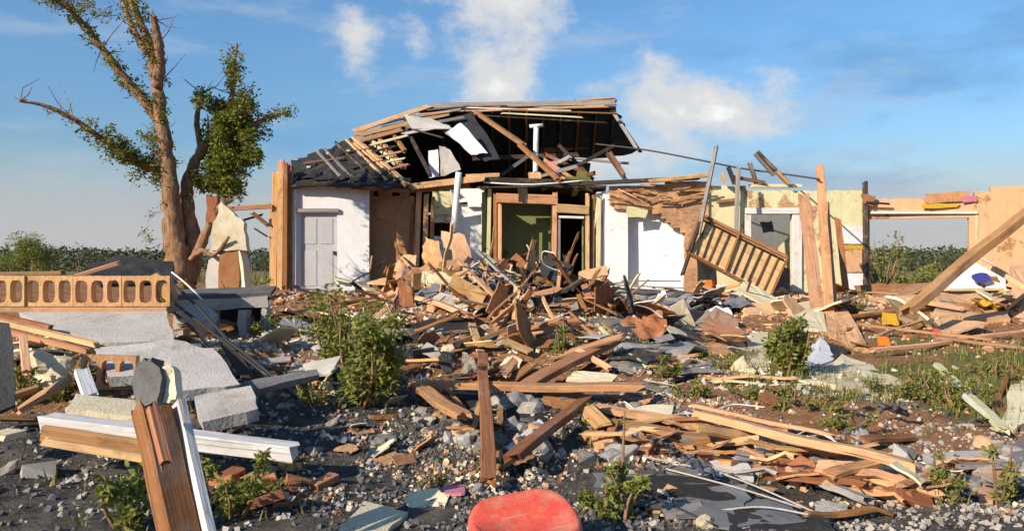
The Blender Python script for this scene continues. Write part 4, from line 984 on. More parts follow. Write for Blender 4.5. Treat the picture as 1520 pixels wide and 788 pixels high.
for i, (a, b, lb) in enumerate((((232, 400, 10.5), (352, 520, 9.0), 'upper dark steel rod running down from the block wall corner'), ((246, 440, 10.2), (400, 560, 8.6), 'second dark steel rod crossing in front of the counter'),
        ((248, 455, 10.0), (352, 560, 8.4), 'lower dark steel rod beside the trapezoid slab'), ((330, 500, 9.2), (440, 590, 8.2), 'dark steel rod ending near the small slab'), ((255, 404, 10.6), (300, 445, 10.3), 'short pale rod on the block wall corner'))):
    tube('steel_rod', [Pg(*a), Pg(*a).lerp(Pg(*b), .5) + Vector((0, 0, ru(.0, .05))), Pg(*b)], .012 if 'pale' in lb else .02, 'pipe' if 'pale' in lb else 'rod', n=6, label=lb, cat='rod')
beam('fallen_plank', P(336, 510, 9.4), P(380, 580, 8.6), .14, .03, 'wood_dark', label='black board lying along the rods beside the slabs', cat='plank')
# broken pillar with plaster tip
bp = empty('broken_pillar', P(340, 432, 16.0), 'broken masonry pillar with pointed pale plaster top and brown brick foot, right of the tree', 'pillar')
slab('plaster_top', [P(312, 372, 15.9), P(367, 372, 15.9), P(362, 330, 15.95), P(340, 310, 16), P(328, 298, 16), P(316, 330, 15.95)], .22, 'plaster_pale', bp, jag=.03, wave=.04)
slab('brick_foot', [P(324, 434, 15.9), P(353, 434, 15.9), P(354, 368, 15.92), P(325, 368, 15.92)], .28, 'brick', bp, jag=.03)
slab('brick_side', [P(305, 330, 16.2), P(318, 330, 16.2), P(322, 292, 16.2), P(306, 290, 16.2)], .2, 'brick', bp, jag=.03)
slab('pillar_flank', [P(306, 430, 16.2), P(330, 430, 16.1), P(326, 365, 16.1), P(310, 372, 16.2)], .2, 'concrete', bp, jag=.04)
slab('pillar_flank', [P(350, 430, 16.2), P(374, 432, 16.1), P(366, 372, 16.1), P(352, 366, 16.2)], .2, 'plaster_pale', bp, jag=.04)
# ---- central wreckage in front of the rooms
lay('torn_mattress', [(560, 440, 16.5), (600, 400, 17.0), (616, 412, 16.8), (606, 452, 16.2), (575, 466, 15.8)], .18, 'plaster_peach', wave=.15, jag=.06, label='peach torn slab leaning left of the studs', cat='slab')
for (pts, mt, lb, nm) in (
    ([(585, 358, 17.5), (612, 380, 17.3), (626, 410, 17.0), (604, 412, 17.0), (592, 384, 17.2)], 'wood_brown', 'dark brown twisted board above the peach slab', 'twisted_board'),
    ([(632, 350, 17.8), (652, 358, 17.6), (660, 400, 17.2), (640, 420, 17.0), (626, 380, 17.4)], 'wood', 'upright orange broken board before the corner wall', 'twisted_board'),
    ([(655, 340, 18.2), (690, 350, 18.0), (704, 392, 17.6), (676, 410, 17.4), (660, 380, 17.8)], 'plaster_peach', 'peach chunk standing against the grey corner wall', 'plaster_chunk'),
    ([(664, 400, 17.2), (706, 396, 17.2), (712, 452, 16.2), (680, 462, 16.0)], 'plaster_pale', 'pale plaster piece under the peach chunk', 'plaster_chunk'),
    ([(628, 400, 17), (644, 398, 17), (650, 462, 16), (632, 466, 16)], 'cream_board', 'narrow cream board standing between orange boards', 'twisted_board'),
    ([(654, 404, 16.6), (690, 420, 16.4), (694, 462, 15.6), (662, 450, 15.9)], 'sheet_white', 'light grey crumpled sheet in the middle pile', 'metal_sheet'),
    ([(776, 478, 13.4), (820, 470, 13.5), (826, 486, 13.2), (800, 522, 12.9), (790, 508, 13.0)], 'plaster_pale', 'bright pale triangle of board in the heap centre', 'plaster_chunk'),
    ([(724, 452, 13.8), (752, 436, 14.0), (760, 462, 13.7), (736, 490, 13.3)], 'plaster_peach', 'rounded peach chunk at the left of the heap centre', 'plaster_chunk'),
    ([(770, 420, 14.6), (802, 415, 14.8), (806, 445, 14.2), (780, 450, 14.2)], 'plaster_peach', 'square peach piece on top of the heap', 'plaster_chunk'),
    ([(730, 420, 14.9), (768, 412, 15.0), (772, 430, 14.6), (742, 440, 14.6)], 'concrete', 'grey chunk on top of the heap, left of the peach square', 'plaster_chunk'),
    ([(796, 494, 12.9), (820, 486, 13.0), (826, 506, 12.7), (806, 520, 12.6)], 'wood_pale', 'small peach board on the pale triangle', 'twisted_board')):
    lay(nm, pts, .07, mt, wave=.08, jag=.04, label=lb, cat='debris piece')
for (a, b, Y0, Y1, w, mt, lb) in (
    ((612, 440), (700, 468), 15.4, 14.6, .16, 'wood_pale', 'pale plank lying left of the heap top'),
    ((520, 455), (610, 432), 15.8, 15.9, .14, 'wood', 'orange plank below the brown wall'),
    ((628, 410), (590, 372), 16.8, 17.4, .08, 'wood_dark', 'dark stick crossing the pile before the brown wall'),
    ((820, 424), (906, 500), 14.2, 12.6, .05, 'cream_board', 'thin cream lath sloping right from the heap top'),
    ((836, 420), (912, 496), 14.3, 12.7, .05, 'wood_pale', 'thin peach lath beside the cream one'),
    ((818, 440), (896, 508), 14.0, 12.6, .04, 'wood', 'lowest of the three laths sloping right from the heap top'),
    ((850, 432), (908, 480), 14.2, 12.9, .03, 'white_board', 'white lath on the right flank of the heap'),
    ((655, 440), (690, 475), 14.6, 13.6, .04, 'wood_pale', 'thin pale stick at the left of the heap'),
    ((636, 524), (704, 500), 12.6, 12.4, .10, 'wood', 'orange board bridging the dark gap left of the heap'),
    ((700, 480), (726, 560), 12.6, 11.6, .10, 'wood_pale', 'pale board hanging down from the heap to the cross beam'),
    ((608, 571), (962, 577), 11.0, 11.0, .17, 'wood', 'long horizontal beam across the centre'),
    ((640, 582), (958, 590), 10.9, 10.9, .07, 'wood_grey', 'grey board just under the long horizontal beam'),
    ((776, 575), (912, 502), 10.9, 11.5, .20, 'wood', 'thick plank rising to the right from the long beam'),
    ((790, 590), (900, 530), 10.8, 11.2, .05, 'wood_dark', 'dark batten under the thick rising plank'),
    ((608, 566), (692, 622), 10.6, 9.9, .14, 'wood', 'orange plank sloping down right under the long beam'),
    ((614, 562), (680, 604), 10.8, 10.2, .05, 'wood_pale', 'pale strip on the orange sloping plank'),
    ((650, 560), (706, 628), 10.7, 9.7, .06, 'wood', 'thin orange board crossing the sloping plank'),
    ((724, 718), (717, 524), 8.9, 9.6, .11, 'wood_brown', 'upright brown post in the centre foreground'),
    ((738, 700), (744, 600), 8.8, 9.3, .06, 'wood', 'thin orange stick beside the upright brown post'),
    ((700, 640), (720, 580), 9.0, 9.5, .05, 'wood', 'short orange splinter left of the brown post'),
    ((756, 686), (872, 594), 8.3, 9.6, .14, 'wood_brown', 'dark brown plank slanting up right, over the white board'),
    ((730, 600), (840, 606), 9.8, 9.9, .05, 'wood_dark', 'dark batten behind the brown post'),
    ((1028, 614), (1374, 696), 8.5, 7.6, .15, 'wood_pale', 'very long orange beam crossing the lower right'),
    ((1018, 600), (1250, 650), 8.9, 8.2, .08, 'wood_pale', 'pale plank lying behind the very long beam'),
    ((880, 604), (1060, 636), 9.3, 8.7, .12, 'wood_pale', 'pale plank left of the very long beam'),
    ((900, 626), (1110, 660), 8.9, 8.2, .10, 'wood', 'orange plank in front of the left end of the long beam'),
    ((860, 640), (1060, 668), 8.5, 8.0, .06, 'wood_brown', 'thin brown plank near the white board at right'),
    ((1000, 655), (1180, 668), 8.2, 7.9, .07, 'wood_pale', 'pale strip below the very long beam'),
    ((1240, 668), (1330, 676), 8.2, 8.0, .07, 'white_board', 'white strip lying on the very long beam'),
    ((1140, 700), (1290, 720), 7.4, 7.0, .10, 'wood_brown', 'brown plank on the dark sheets at lower right'),
    ((1210, 712), (1300, 745), 7.0, 6.5, .10, 'wood_grey', 'grey plank sloping among the white rubble at lower right'),
    ((1050, 566), (1270, 574), 11.2, 10.8, .06, 'cream_board', 'thin cream strip under the pale slab'),
    ((1040, 560), (1190, 560), 11.4, 11.2, .05, 'wood_pale', 'thin strip in front of the upright bush'),
    ((1290, 520), (1520, 492), 12.8, 12.6, .10, 'wood_pale', 'long pale plank over the brown mound at right'),
    ((1270, 480), (1480, 505), 13.9, 13.2, .08, 'wood', 'orange plank crossing behind the long pale one at right'),
    ((1300, 500), (1380, 470), 13.4, 13.8, .06, 'wood_pale', 'short pale stick on the brown mound'),
    ((1380, 500), (1560, 520), 12.6, 12.2, .08, 'wood_pale', 'pale plank running out of the picture at right'),
    ((1255, 470), (1400, 452), 15, 15.4, .10, 'wood_brown', 'brown plank below the empty window'),
    ((1390, 540), (1490, 640), 10.6, 9.0, .10, 'cream_board', 'cream plank sloping down right over weeds'),
    ((1400, 560), (1470, 620), 10.2, 9.3, .10, 'white_board', 'white plank beside the cream sloping plank'),
    ((1480, 600), (1500, 540), 9.6, 10.2, .06, 'wood_brown', 'short brown stick standing at the right edge'),
    ((400, 555), (480, 570), 10.4, 10.2, .08, 'wood', 'orange plank left of the big bush'),
    ((408, 488), (470, 470), 13.6, 14, .10, 'wood_pale', 'peach plank below the grey wall corner'),
    ((400, 470), (560, 440), 14.6, 15.6, .10, 'wood', 'orange plank along the foot of the grey wall'),
    ((880, 560), (912, 500), 11.2, 11.6, .02, 'white_board', 'thin bowed white stick in the dark patch right of the heap'),
    ((930, 520), (965, 548), 12.4, 11.8, .03, 'cream_board', 'small cream stick on the dark patch')):
    lf = .20 if w > .125 else (.10 if w > .07 else .05)
    beam('fallen_plank', Pg(*a, Y0, lf), Pg(*b, Y1, lf), w, max(.025, min(.07, w * .45)), mt, label=lb, cat='plank', jag=.12, seg=12, crook=.03, roll=ru(-.2, .2))
lay('roof_sheet', [(568, 492, 13.2), (640, 480, 13.6), (700, 476, 13.6), (702, 510, 12.8), (640, 545, 11.8), (596, 512, 12.6)], .04, 'shingle', wave=.15, label='black torn sheet left of the heap', cat='sheet')
lay('roof_sheet', [(566, 512, 12.2), (640, 520, 12.0), (700, 556, 11.2), (690, 582, 10.7), (610, 566, 11.0)], .04, 'cloth_grey', wave=.10, label='grey tarp-like sheet under the black torn sheet', cat='sheet')
lay('roof_sheet', [(690, 588, 10.6), (826, 590, 10.6), (810, 620, 9.9), (700, 625, 9.8)], .04, 'near_black', wave=.05, label='black sheet under the long horizontal beam', cat='sheet')
lay('white_board', [(750, 662, 8.0), (800, 622, 8.6), (818, 636, 8.4), (772, 684, 7.7)], .05, 'white_board', jag=.015, label='short wide white board leaning under the dark brown plank', cat='board')
lay('white_board', [(1006, 690, 7.5), (1106, 676, 7.6), (1119, 708, 7.1), (1050, 710, 7.1)], .04, 'white_board', jag=.01, label='flat white board lying on dark sheets right of centre', cat='board')
lay('pale_board', [(498, 792, 5.0), (540, 742, 5.5), (606, 760, 5.3), (560, 800, 4.9)], .04, 'plaster_pale', jag=.015, label='pale board on dark rubble left of the red tray', cat='board')
lay('pale_board', [(926, 594, 10.2), (1000, 600, 10.0), (998, 632, 9.3), (934, 618, 9.6)], .04, 'plaster_pale', wave=.03, label='pale cream board left of the very long beam', cat='board')
# dark layered roofing right of the heap
for i in range(16):
    px = ru(880, 960); py = 425 + i * 8; Y = 15.6 - i * .22
    slab('roofing_layer', [Pg(px, py, Y), Pg(px + ru(70, 150), py + ru(2, 14), Y - .1), Pg(px + ru(60, 140), py + ru(16, 30), Y - .5), Pg(px - ru(0, 20), py + ru(10, 20), Y - .5)], .03, random.choice(['shingle', 'sheet_dark', 'sheet_dark', 'wood_grey', 'concrete_dark']), jag=.06, wave=.12,
         label='torn dark roofing layer in the stack right of the heap', cat='roofing', group='dark roofing layers right of the heap')
for i in range(9):
    a = P(ru(880, 930), ru(412, 440), 15.8); b = a + Vector((ru(.8, 1.8), ru(-.4, .2), ru(-.1, .3)))
    beam('thin_batten', a, b, .04, .03, random.choice(['wood_dark', 'white_board', 'wood_grey']), label='thin batten fanned out below the bright white wall', cat='batten', group='battens fanned below the white wall')
lay('crumpled_sheet', [(990, 458, 15.0), (1012, 452, 15.1), (1024, 480, 14.4), (1010, 504, 13.9), (992, 490, 14.2)], .03, 'sheet_white', wave=.15, jag=.05, label='crumpled white sheet between dark roofing and peach slab', cat='sheet')
for (a, b) in (((1000, 470), (1068, 442)), ((1010, 492), (1070, 452))):
    beam('thin_batten', P(*a, 14.6), P(*b, 15.4), .05, .04, 'wood_grey', label='grey batten crossing the crumpled white sheet', cat='batten', group='grey battens over the crumpled white sheet')
lay('plaster_slab', [(1018, 502, 13.4), (1062, 454, 14.4), (1092, 470, 14.0), (1106, 500, 13.4), (1104, 524, 12.9), (1030, 520, 13.1)], .09, 'plaster_peach', jag=.04, wave=.05, label='peach pointed slab of plaster right of the crumpled sheet', cat='slab')
lay('plaster_slab', [(1014, 500, 13.5), (1050, 458, 14.4), (1060, 466, 14.2), (1034, 512, 13.3)], .05, 'plaster_pale', jag=.03, label='pale strip against the left side of the peach pointed slab', cat='slab')
lay('plaster_slab', [(1108, 542, 12.7), (1142, 542, 12.7), (1140, 492, 12.9), (1108, 494, 12.9)], .15, 'plaster_pale', jag=.015, label='upright pale block beside the upright bush', cat='block')
lay('plaster_slab', [(1180, 560, 11.8), (1250, 528, 12.6), (1330, 556, 11.9), (1345, 570, 11.5), (1240, 574, 11.4)], .09, 'plaster_pale', jag=.05, wave=.06, label='long pale slab lying under the leaning boards', cat='slab')
lay('plaster_slab', [(1196, 520, 13.0), (1216, 500, 13.4), (1240, 530, 12.7), (1200, 545, 12.4)], .08, 'sheet_white', jag=.04, label='white chunk right of the upright bush', cat='slab')
lay('plaster_slab', [(1166, 456, 15), (1216, 440, 15.6), (1228, 492, 14.2), (1190, 488, 14.3)], .06, 'plaster_pale', jag=.05, wave=.05, label='pale slab above the upright bush', cat='slab')
lay('plaster_slab', [(1100, 448, 15.4), (1180, 446, 15.6), (1186, 462, 15.2), (1110, 468, 15.0)], .10, 'plaster_peach', jag=.05, wave=.06, label='peach slab lying under the tilted slatted panel', cat='slab')
lay('roof_sheet', [(1200, 520, 13.0), (1236, 508, 13.2), (1262, 520, 12.9), (1240, 532, 12.6)], .03, 'shingle', jag=.03, label='small black sheet standing in for the dark hole above the long pale slab', cat='sheet')  # black plate laid where a shaded hole opens in the rubble
lay('plaster_slab', [(1486, 640, 8.6), (1540, 620, 8.9), (1540, 550, 10), (1500, 570, 9.8)], .1, 'plaster_pale', jag=.05, wave=.05, label='pale peach slab standing at the right picture edge', cat='slab')
# leaning boards from the cream wall
for (a, b, Y0, Y1, w, mt, lb) in (((1216, 470), (1192, 288), 16.0, 18.4, .24, 'wood_pale', 'wide pale board leaning on the cream wall, left of the tall post'), ((1232, 474), (1216, 244), 15.9, 18.3, .17, 'wood', 'tallest orange post leaning on the cream wall'),
      ((1240, 470), (1228, 300), 15.7, 18.0, .08, 'wood_pale', 'thin pale board right against the tallest leaning post'), ((1256, 436), (1243, 322), 17.4, 18.8, .13, 'wood_brown', 'short brown board leaning right of the tallest post')):
    beam('leaning_board', Pg(*a, Y0), P(*b, Y1), w, .07, mt, label=lb, cat='board', jag=.15, seg=10, crook=.02)
lay('leaning_board', [(1214, 440, 16.2), (1240, 430, 16.4), (1292, 522, 13.6), (1270, 518, 13.7), (1218, 492, 14.6)], .05, 'wood_pale', jag=.03, wave=.04, label='pale triangular board spreading to the ground at the foot of the posts', cat='board')
beam('slanted_pole', P(1036, 352, 18.4), P(1064, 214, 19.2), .09, .06, 'wood_grey', label='thin dark pole rising above the brick wall left of the cream wall', cat='pole', jag=.15)
beam('slanted_pole', P(1012, 410, 17.9), P(1042, 322, 18.6), .07, .06, 'wood_dark', label='dark pole along the left edge of the slatted panel', cat='pole', jag=.1)
# slatted panel
A_, B_, C_, D_ = P(1038, 320, 18.9), P(1168, 384, 18.6), P(1142, 442, 17.9), P(1018, 376, 18.2)
sp_ = empty('slatted_panel', (A_ + B_ + C_ + D_) / 4, 'brown slatted wooden panel hanging tilted before the cream doorway', 'panel')
slab('backing', [A_, B_, C_, D_], .03, 'wood_pale', sp_, jag=.03)
nrm = (B_ - A_).cross(D_ - A_).normalized(); nrm = nrm if nrm.y < 0 else -nrm
def bl(u, v): return A_.lerp(B_, u).lerp(D_.lerp(C_, u), v) + nrm * .05
for (a, b, w) in (((0, 0), (1, 0), .08), ((0, 1), (1, 1), .08), ((0, 0), (0, 1), .08), ((1, 0), (1, 1), .08), ((.45, -.04), (.46, 1.04), .08), ((0, .1), (.98, .1), .03)):
    beam('frame_rail', bl(*a), bl(*b), w, .05, 'wood_brown' if w > .05 else 'wood_dark', sp_, jag=.04, roll=R(60))
for u in (.09, .18, .27, .36, .55, .64, .73, .82, .91):
    beam('slat', bl(u, .06) - nrm * .015, bl(u + ru(-.02, .02), .94) - nrm * .015, .022, .03, random.choice(['wood_dark', 'wood_dark', 'wood_brown']), sp_, jag=.05, roll=R(60))
lay('cabinet_front', [(1036, 440, 19.2), (1064, 442, 19.2), (1064, 396, 19.4), (1034, 384, 19.4)], .05, 'near_black', label='black board behind the foot of the slatted panel', cat='board')
lay('orange_box', [(1046, 434, 18.8), (1062, 434, 18.8), (1062, 416, 18.8), (1046, 416, 18.8)], .1, 'orange', jag=.01, label='small orange box below the slatted panel', cat='box')
lay('white_box', [(1064, 432, 18.7), (1078, 432, 18.7), (1078, 422, 18.7), (1064, 422, 18.7)], .1, 'sheet_white', jag=.01, label='small white box right of the orange box', cat='box')
# far right beam and white sheet
beam('leaning_beam', Pg(1335, 470, 12.6), P(1560, 288, 13.6), .20, .14, 'wood', label='huge brown beam leaning up to the right picture edge', cat='beam', jag=.2, seg=14, crook=.04)
beam('leaning_beam', P(1440, 380, 14.0), P(1560, 452, 13.0), .14, .08, 'wood_pale', label='pale curved board sloping down under the huge beam', cat='beam', jag=.1, bend=.12)
beam('leaning_beam', P(1446, 390, 14.2), P(1440, 372, 14.2), .2, .12, 'wood_brown', label='brown knot of wood beneath the huge beam', cat='debris piece', jag=.1)
ws = empty('white_sheet', P(1450, 434, 16), 'white metal sheet with a blue oval patch, lying under the huge beam', 'metal sheet')
slab('sheet', [P(1404, 432, 15.6), P(1496, 432, 15.6), P(1490, 404, 15.85), P(1462, 384, 16.0), P(1446, 376, 16.05), P(1424, 398, 15.9)], .05, 'sheet_white', ws, jag=.03)
beam('lower_rim', P(1410, 430, 15.54), P(1492, 429, 15.54), .04, .05, 'cream_board', ws)
beam('gable_rim', P(1424, 397, 15.84), P(1447, 378, 15.98), .04, .05, 'wood_grey', ws)
ov = [(1457 + 14 * math.cos(a * .5236) * (1 + .12 * math.sin(a * 2.1)), 412 + 7.5 * math.sin(a * .5236)) for a in range(12)]
slab('blue_patch', [P(x, y, 15.55) for x, y in ov], .03, 'blue', ws, jag=0, sub=1)
lay('plaster_slab', [(1380, 470, 14.8), (1500, 476, 14.5), (1500, 438, 15.3), (1396, 436, 15.4)], .12, 'plaster_peach', jag=.05, wave=.08, label='broad peach slab in front of the white sheet with blue patch', cat='slab')
lay('plaster_slab', [(1500, 470, 14.6), (1580, 476, 14.3), (1580, 390, 16), (1500, 394, 15.9)], .12, 'plaster_peach', jag=.05, wave=.08, label='peach slab at the right picture edge under the huge beam', cat='slab')
lay('plaster_slab', [(1270, 470, 15.0), (1390, 458, 15.2), (1396, 436, 15.8), (1280, 440, 16)], .12, 'plaster_peach', jag=.05, wave=.08, label='peach slab below the empty window', cat='slab')
link('boulder', rock_mesh('boulder', .6, 2, 14), Matrix.Translation(P(1437, 463, 14.3)) @ Matrix.Scale(.5, 4), M['wood_brown'], label='dark brown lump on the broad peach slab', cat='rock')
# lower right slab and block
lay('concrete_slab', [(1368, 672, 7.6), (1484, 668, 7.7), (1490, 690, 7.3), (1380, 692, 7.2)], .10, 'concrete', jag=.02, label='flat grey slab at the right end of the very long beam', cat=S)
lay('wooden_block', [(1454, 740, 6.4), (1490, 740, 6.4), (1488, 680, 6.9), (1448, 676, 7.0)], .12, 'plaster_peach', jag=.03, label='upright peach block below the flat grey slab at right', cat='block')
lay('concrete_slab', [(1490, 700, 6.8), (1540, 690, 7.0), (1540, 640, 7.8), (1500, 660, 7.5)], .10, 'concrete_dark', jag=.03, label='dark grey slab at the right picture edge', cat=S)
# red tray
bm = bmesh.new(); n = 40
for z, s in ((0, 1), (.05, 1.0), (.075, .97), (.085, .90)):
    for k in range(n):
        a = 2 * math.pi * k / n; u, v = math.cos(a), math.sin(a); e = 3.2
        q = (abs(u) ** e + abs(v) ** e) ** (-1 / e)
        bm.verts.new((u * q * .31 * s, v * q * .30 * s, z + .03 * noise.noise(Vector((u * 1.3, v * 1.3, 1)))))
bm.verts.ensure_lookup_table()
for r in range(3):
    for k in range(n): bm.faces.new((bm.verts[r*n+k], bm.verts[r*n+(k+1) % n], bm.verts[(r+1)*n+(k+1) % n], bm.verts[(r+1)*n+k]))
rim = [v.co.copy() for v in bm.verts[3*n:4*n]]
inner = [bm.verts.new((rim[k].x * .93, rim[k].y * .93, .07)) for k in range(n)]; bm.verts.ensure_lookup_table()
#inner = [bm.verts.new((bm.verts[3*n+k].co.x * .93, bm.verts[3*n+k].co.y * .93, .07)) for k in range(n)]
for k in range(n): bm.faces.new((bm.verts[3*n+k], bm.verts[3*n+(k+1) % n], inner[(k+1) % n], inner[k]))
cc = bm.verts.new((0, 0, .078))
for k in range(n): bm.faces.new((inner[k], inner[(k+1) % n], cc))
me = bpy.data.meshes.new('red_lid'); bm.to_mesh(me); bm.free(); me.polygons.foreach_set('use_smooth', [True] * len(me.polygons))
rp = P(779, 786, 4.6)
link('plastic_tray', me, Matrix.Translation(rp) @ Matrix.Rotation(R(-5), 4, 'Y') @ Matrix.Rotation(R(15), 4, 'X') @ Matrix.Rotation(R(14), 4, 'Z'), M['red'], label='salmon red rounded plastic tray lying upside down in the centre foreground', cat='tray')
lay('plastic_scrap', [(656, 722, 6.2), (686, 718, 6.2), (690, 730, 6.0), (660, 732, 6.0)], .02, 'pink', jag=.01, label='small pink scrap on grey rubble left of the red tray', cat='scrap')
# dark sheets lower right, and pale curved strips
for i in range(7):
    px = 960 + i * 28 + ru(-15, 15); py = 700 + i * 9; Y = 6.6 - i * .14
    slab('dark_sheet', [Pg(px - 70, py, Y), Pg(px + ru(60, 120), py + ru(-5, 15), Y), Pg(px + ru(50, 110), py + 34, Y), Pg(px - 60, py + 30, Y)], .02, random.choice(['sheet_dark', 'cloth_grey', 'shingle']), jag=.03, wave=.06,
         label='charcoal sheet in the layered patch at the bottom right of centre', cat='sheet', group='charcoal sheets at bottom right')
for i, (a, b, c, lb) in enumerate((((955, 690), (1080, 722), (1210, 772), 'longest white curved strip on the charcoal sheets'), ((985, 708), (1100, 740), (1190, 766), 'second white curved strip on the charcoal sheets'), ((1060, 772), (1130, 768), (1200, 776), 'lowest white strip at the bottom edge'), ((870, 738), (960, 752), (1060, 792), 'grey curved strip nearest the low weed'))):
    pts = [on(*a, .06), on(*b, .07), on(*c, .05)]
    tube('curved_strip', pts, .007, 'concrete' if i < 3 else 'rod', n=6, label=lb, cat='strip')
for (px, py, mt, lb, s) in ((632, 396, 'orange', 'orange scrap among the boards before the brown wall', .14), (842, 440, 'orange', 'orange scrap on top of the heap', .12), (1304, 520, 'orange', 'orange scrap on the brown mound', .18), (1385, 505, 'red', 'red scrap on the brown mound', .16), (1310, 488, 'yellow', 'yellow scrap on the brown mound', .28), (1372, 462, 'yellow', 'yellow scrap below the huge beam', .2), (790, 428, 'yellow', 'yellow scrap on the heap beside the peach square', .16)):
    p = on(px, py, .06); p = p if p.y < 19 else P(px, py, 18)
    slab('plastic_scrap', [p, p + Vector((s, 0, 0)), p + Vector((s * .9, .05, s * .7)), p + Vector((.02, .05, s * .8))], .02, mt, jag=.015, label=lb, cat='scrap')

# ================================================================== SCATTERED DEBRIS
PL = [beam_mesh('broken_plank', 1.0, .09, .035, jag=.08, seg=6, crook=.015) for _ in range(5)] + [beam_mesh('broken_plank', 1.0, .05, .025, jag=.12, seg=5, crook=.05) for _ in range(4)] + [beam_mesh('broken_plank', .9, .15, .02, jag=.10, seg=5) for _ in range(2)]
var = {}
def shared(me, mat):
    key = (me.name, mat)
    if key not in var: m = me.copy(); m.materials.clear(); m.materials.append(M[mat]); var[key] = m
    return var[key]
def put(name, me, mat, m, label, cat, group):
    o = bpy.data.objects.new(name, shared(me, mat)); col.objects.link(o); o.matrix_basis = m; props(o, label, cat, group)
def scatter_planks(n, fx, fy, tilt, mats, label, group, ls=(.5, 1.5), lift=.05, yaw=None):
    for _ in range(n):
        x, y = fx(), fy(); L = ru(*ls); a = ru(0, math.pi) if yaw is None else random.gauss(*yaw)
        t = random.gauss(0, tilt); z = H(x, y) + lift * rnd() + abs(math.sin(t)) * L * .32 + .02
        put('broken_plank', random.choice(PL), random.choice(mats), Matrix.Translation((x, y, z)) @ Matrix.Rotation(a, 4, 'Z') @ Matrix.Rotation(t, 4, 'Y') @ Matrix.Rotation(random.gauss(0, .35), 4, 'X') @ Matrix.Diagonal((L, ru(.7, 1.3), 1, 1)), label, 'plank', group)
def gs(m, s): return lambda: random.gauss(m, s)
def un(a, b): return lambda: ru(a, b)
WM = ['wood', 'wood', 'wood_pale', 'wood_pale', 'wood_brown', 'wood_brown', 'wood_dark', 'cream_board', 'wood_grey']
scatter_planks(70, gs(0.3, 1.1), gs(13.2, 1.0), .6, WM, 'splintered lath in the central heap', 'splintered laths of the central heap', (.35, 1.3), .25)
scatter_planks(30, gs(0.3, .9), gs(12.6, .6), .95, ['wood_brown', 'wood_dark', 'wood', 'wood_pale'], 'short splinter on the front face of the central heap', 'splinters on the heap front', (.25, .8), .2)
scatter_planks(28, un(-3.6, 0.5), gs(16.8, .8), .4, WM, 'broken board in the pile before the grey and brown walls', 'boards piled before the left rooms', (.4, 1.6), .3)
scatter_planks(22, un(1.2, 5), gs(17.2, .8), .25, WM + ['white_board', 'sheet_dark'], 'broken board lying below the white and brick walls', 'boards piled before the white wall', (.4, 1.6), .15)
scatter_planks(22, un(6.0, 12), gs(16.6, 1.2), .2, ['wood', 'wood_pale', 'wood_brown', 'plaster_peach'], 'broken board on the mound below the empty window', 'boards on the right mound', (.4, 1.7), .12)
LZ = []
def lzx():
    t = rnd(); LZ[:] = [on(870 + t * 500, 616 + t * 88 + ru(6, 50))]; return LZ[0].x
def lzy(): return LZ[0].y
scatter_planks(28, lzx, lzy, .12, ['wood', 'wood_pale', 'wood_pale', 'wood_brown', 'wood_brown'], 'loose lath lying alongside the very long beam', 'laths along the very long beam', (.25, .9), .12, (-.35, .45))
scatter_planks(8, un(4.5, 9.5), gs(12.2, .9), .12, ['wood', 'wood_pale', 'wood_brown'], 'loose lath on the brown ground at right', 'laths on the brown ground at right', (.4, 1.5), .06, (.05, .4))
scatter_planks(14, un(-7.5, -2.2), gs(8.6, .8), .15, ['wood', 'wood_pale', 'wood_brown', 'wood_grey'], 'loose lath among the slabs at left', 'laths among the left slabs', (.3, .9), .05)
scatter_planks(20, un(-6.5, -2.6), gs(14.2, 1.3), .2, WM, 'broken board on the ground between the tree and the grey wall', 'boards between tree and house', (.4, 1.4), .08)
scatter_planks(12, un(-1.6, 2.0), gs(7.4, .9), .12, ['wood_brown', 'wood_grey', 'wood_dark', 'wood_pale'], 'small stick on the grey rubble in the foreground', 'sticks on the foreground rubble', (.2, .6), .04)
scatter_planks(22, un(1.0, 4), gs(5.9, .5), .1, ['wood_brown', 'wood_grey', 'wood_dark', 'wood'], 'small stick on the charcoal sheets', 'sticks on the charcoal sheets', (.2, .8), .06, (-.3, .4))
RK = [rock_mesh('stone', ru(.55, .85), 2, s) for s in range(5)] + [rock_mesh('stone', .6, 1, 30 + s, True) for s in range(7)]
def scatter_rocks(n, fx, fy, size, mats, name, label, cat, group, meshes=None):
    for _ in range(n):
        x, y = fx(), fy()
        for _t in range(4):
            if noise.noise(Vector((x * .9, y * .9, 2))) > -.05: break
            x, y = fx(), fy()
        s = size[0] + (size[1] - size[0]) * rnd() ** 2.6
        put(name, random.choice(meshes or RK), random.choice(mats), rotm(ru(-.5, .5), ru(-.5, .5), ru(0, 6.28), s, (x, y, H(x, y) + s * ru(0, .2))), label, cat, group)
scatter_rocks(110, un(-1.7, 1.4), un(5.6, 8.6), (.05, .24), ['rock', 'rock', 'concrete', 'rock_pale'], 'stone', 'grey stone in the rubble field left and above the red tray', 'stone', 'grey stones of the foreground rubble')
scatter_rocks(46, un(-1.9, 1.2), un(7.4, 9.4), (.12, .40), ['rock', 'concrete_dark', 'rock'], 'rock', 'large dark grey rock below the big bush', 'rock', 'large rocks below the big bush')
scatter_rocks(80, un(2.4, 5.2), un(5.4, 7.3), (.05, .22), ['rock_pale', 'rock', 'rock', 'plaster_peach', 'concrete'], 'rubble_lump', 'pale rubble lump in the lower right corner field', 'rubble', 'pale rubble in the lower right')
scatter_rocks(26, un(-4.4, -1.4), un(5.2, 7), (.03, .12), ['rock', 'concrete_dark', 'concrete_dark', 'rock_pale'], 'stone', 'stone on the dark ground at lower left', 'stone', 'stones on the dark soil')
scatter_rocks(50, un(-7.5, -2.2), un(8, 12.5), (.08, .34), ['concrete', 'rock_pale', 'rock', 'plaster_pale'], 'concrete_lump', 'concrete lump around the slabs and counter at left', 'rubble', 'lumps around the left slabs')
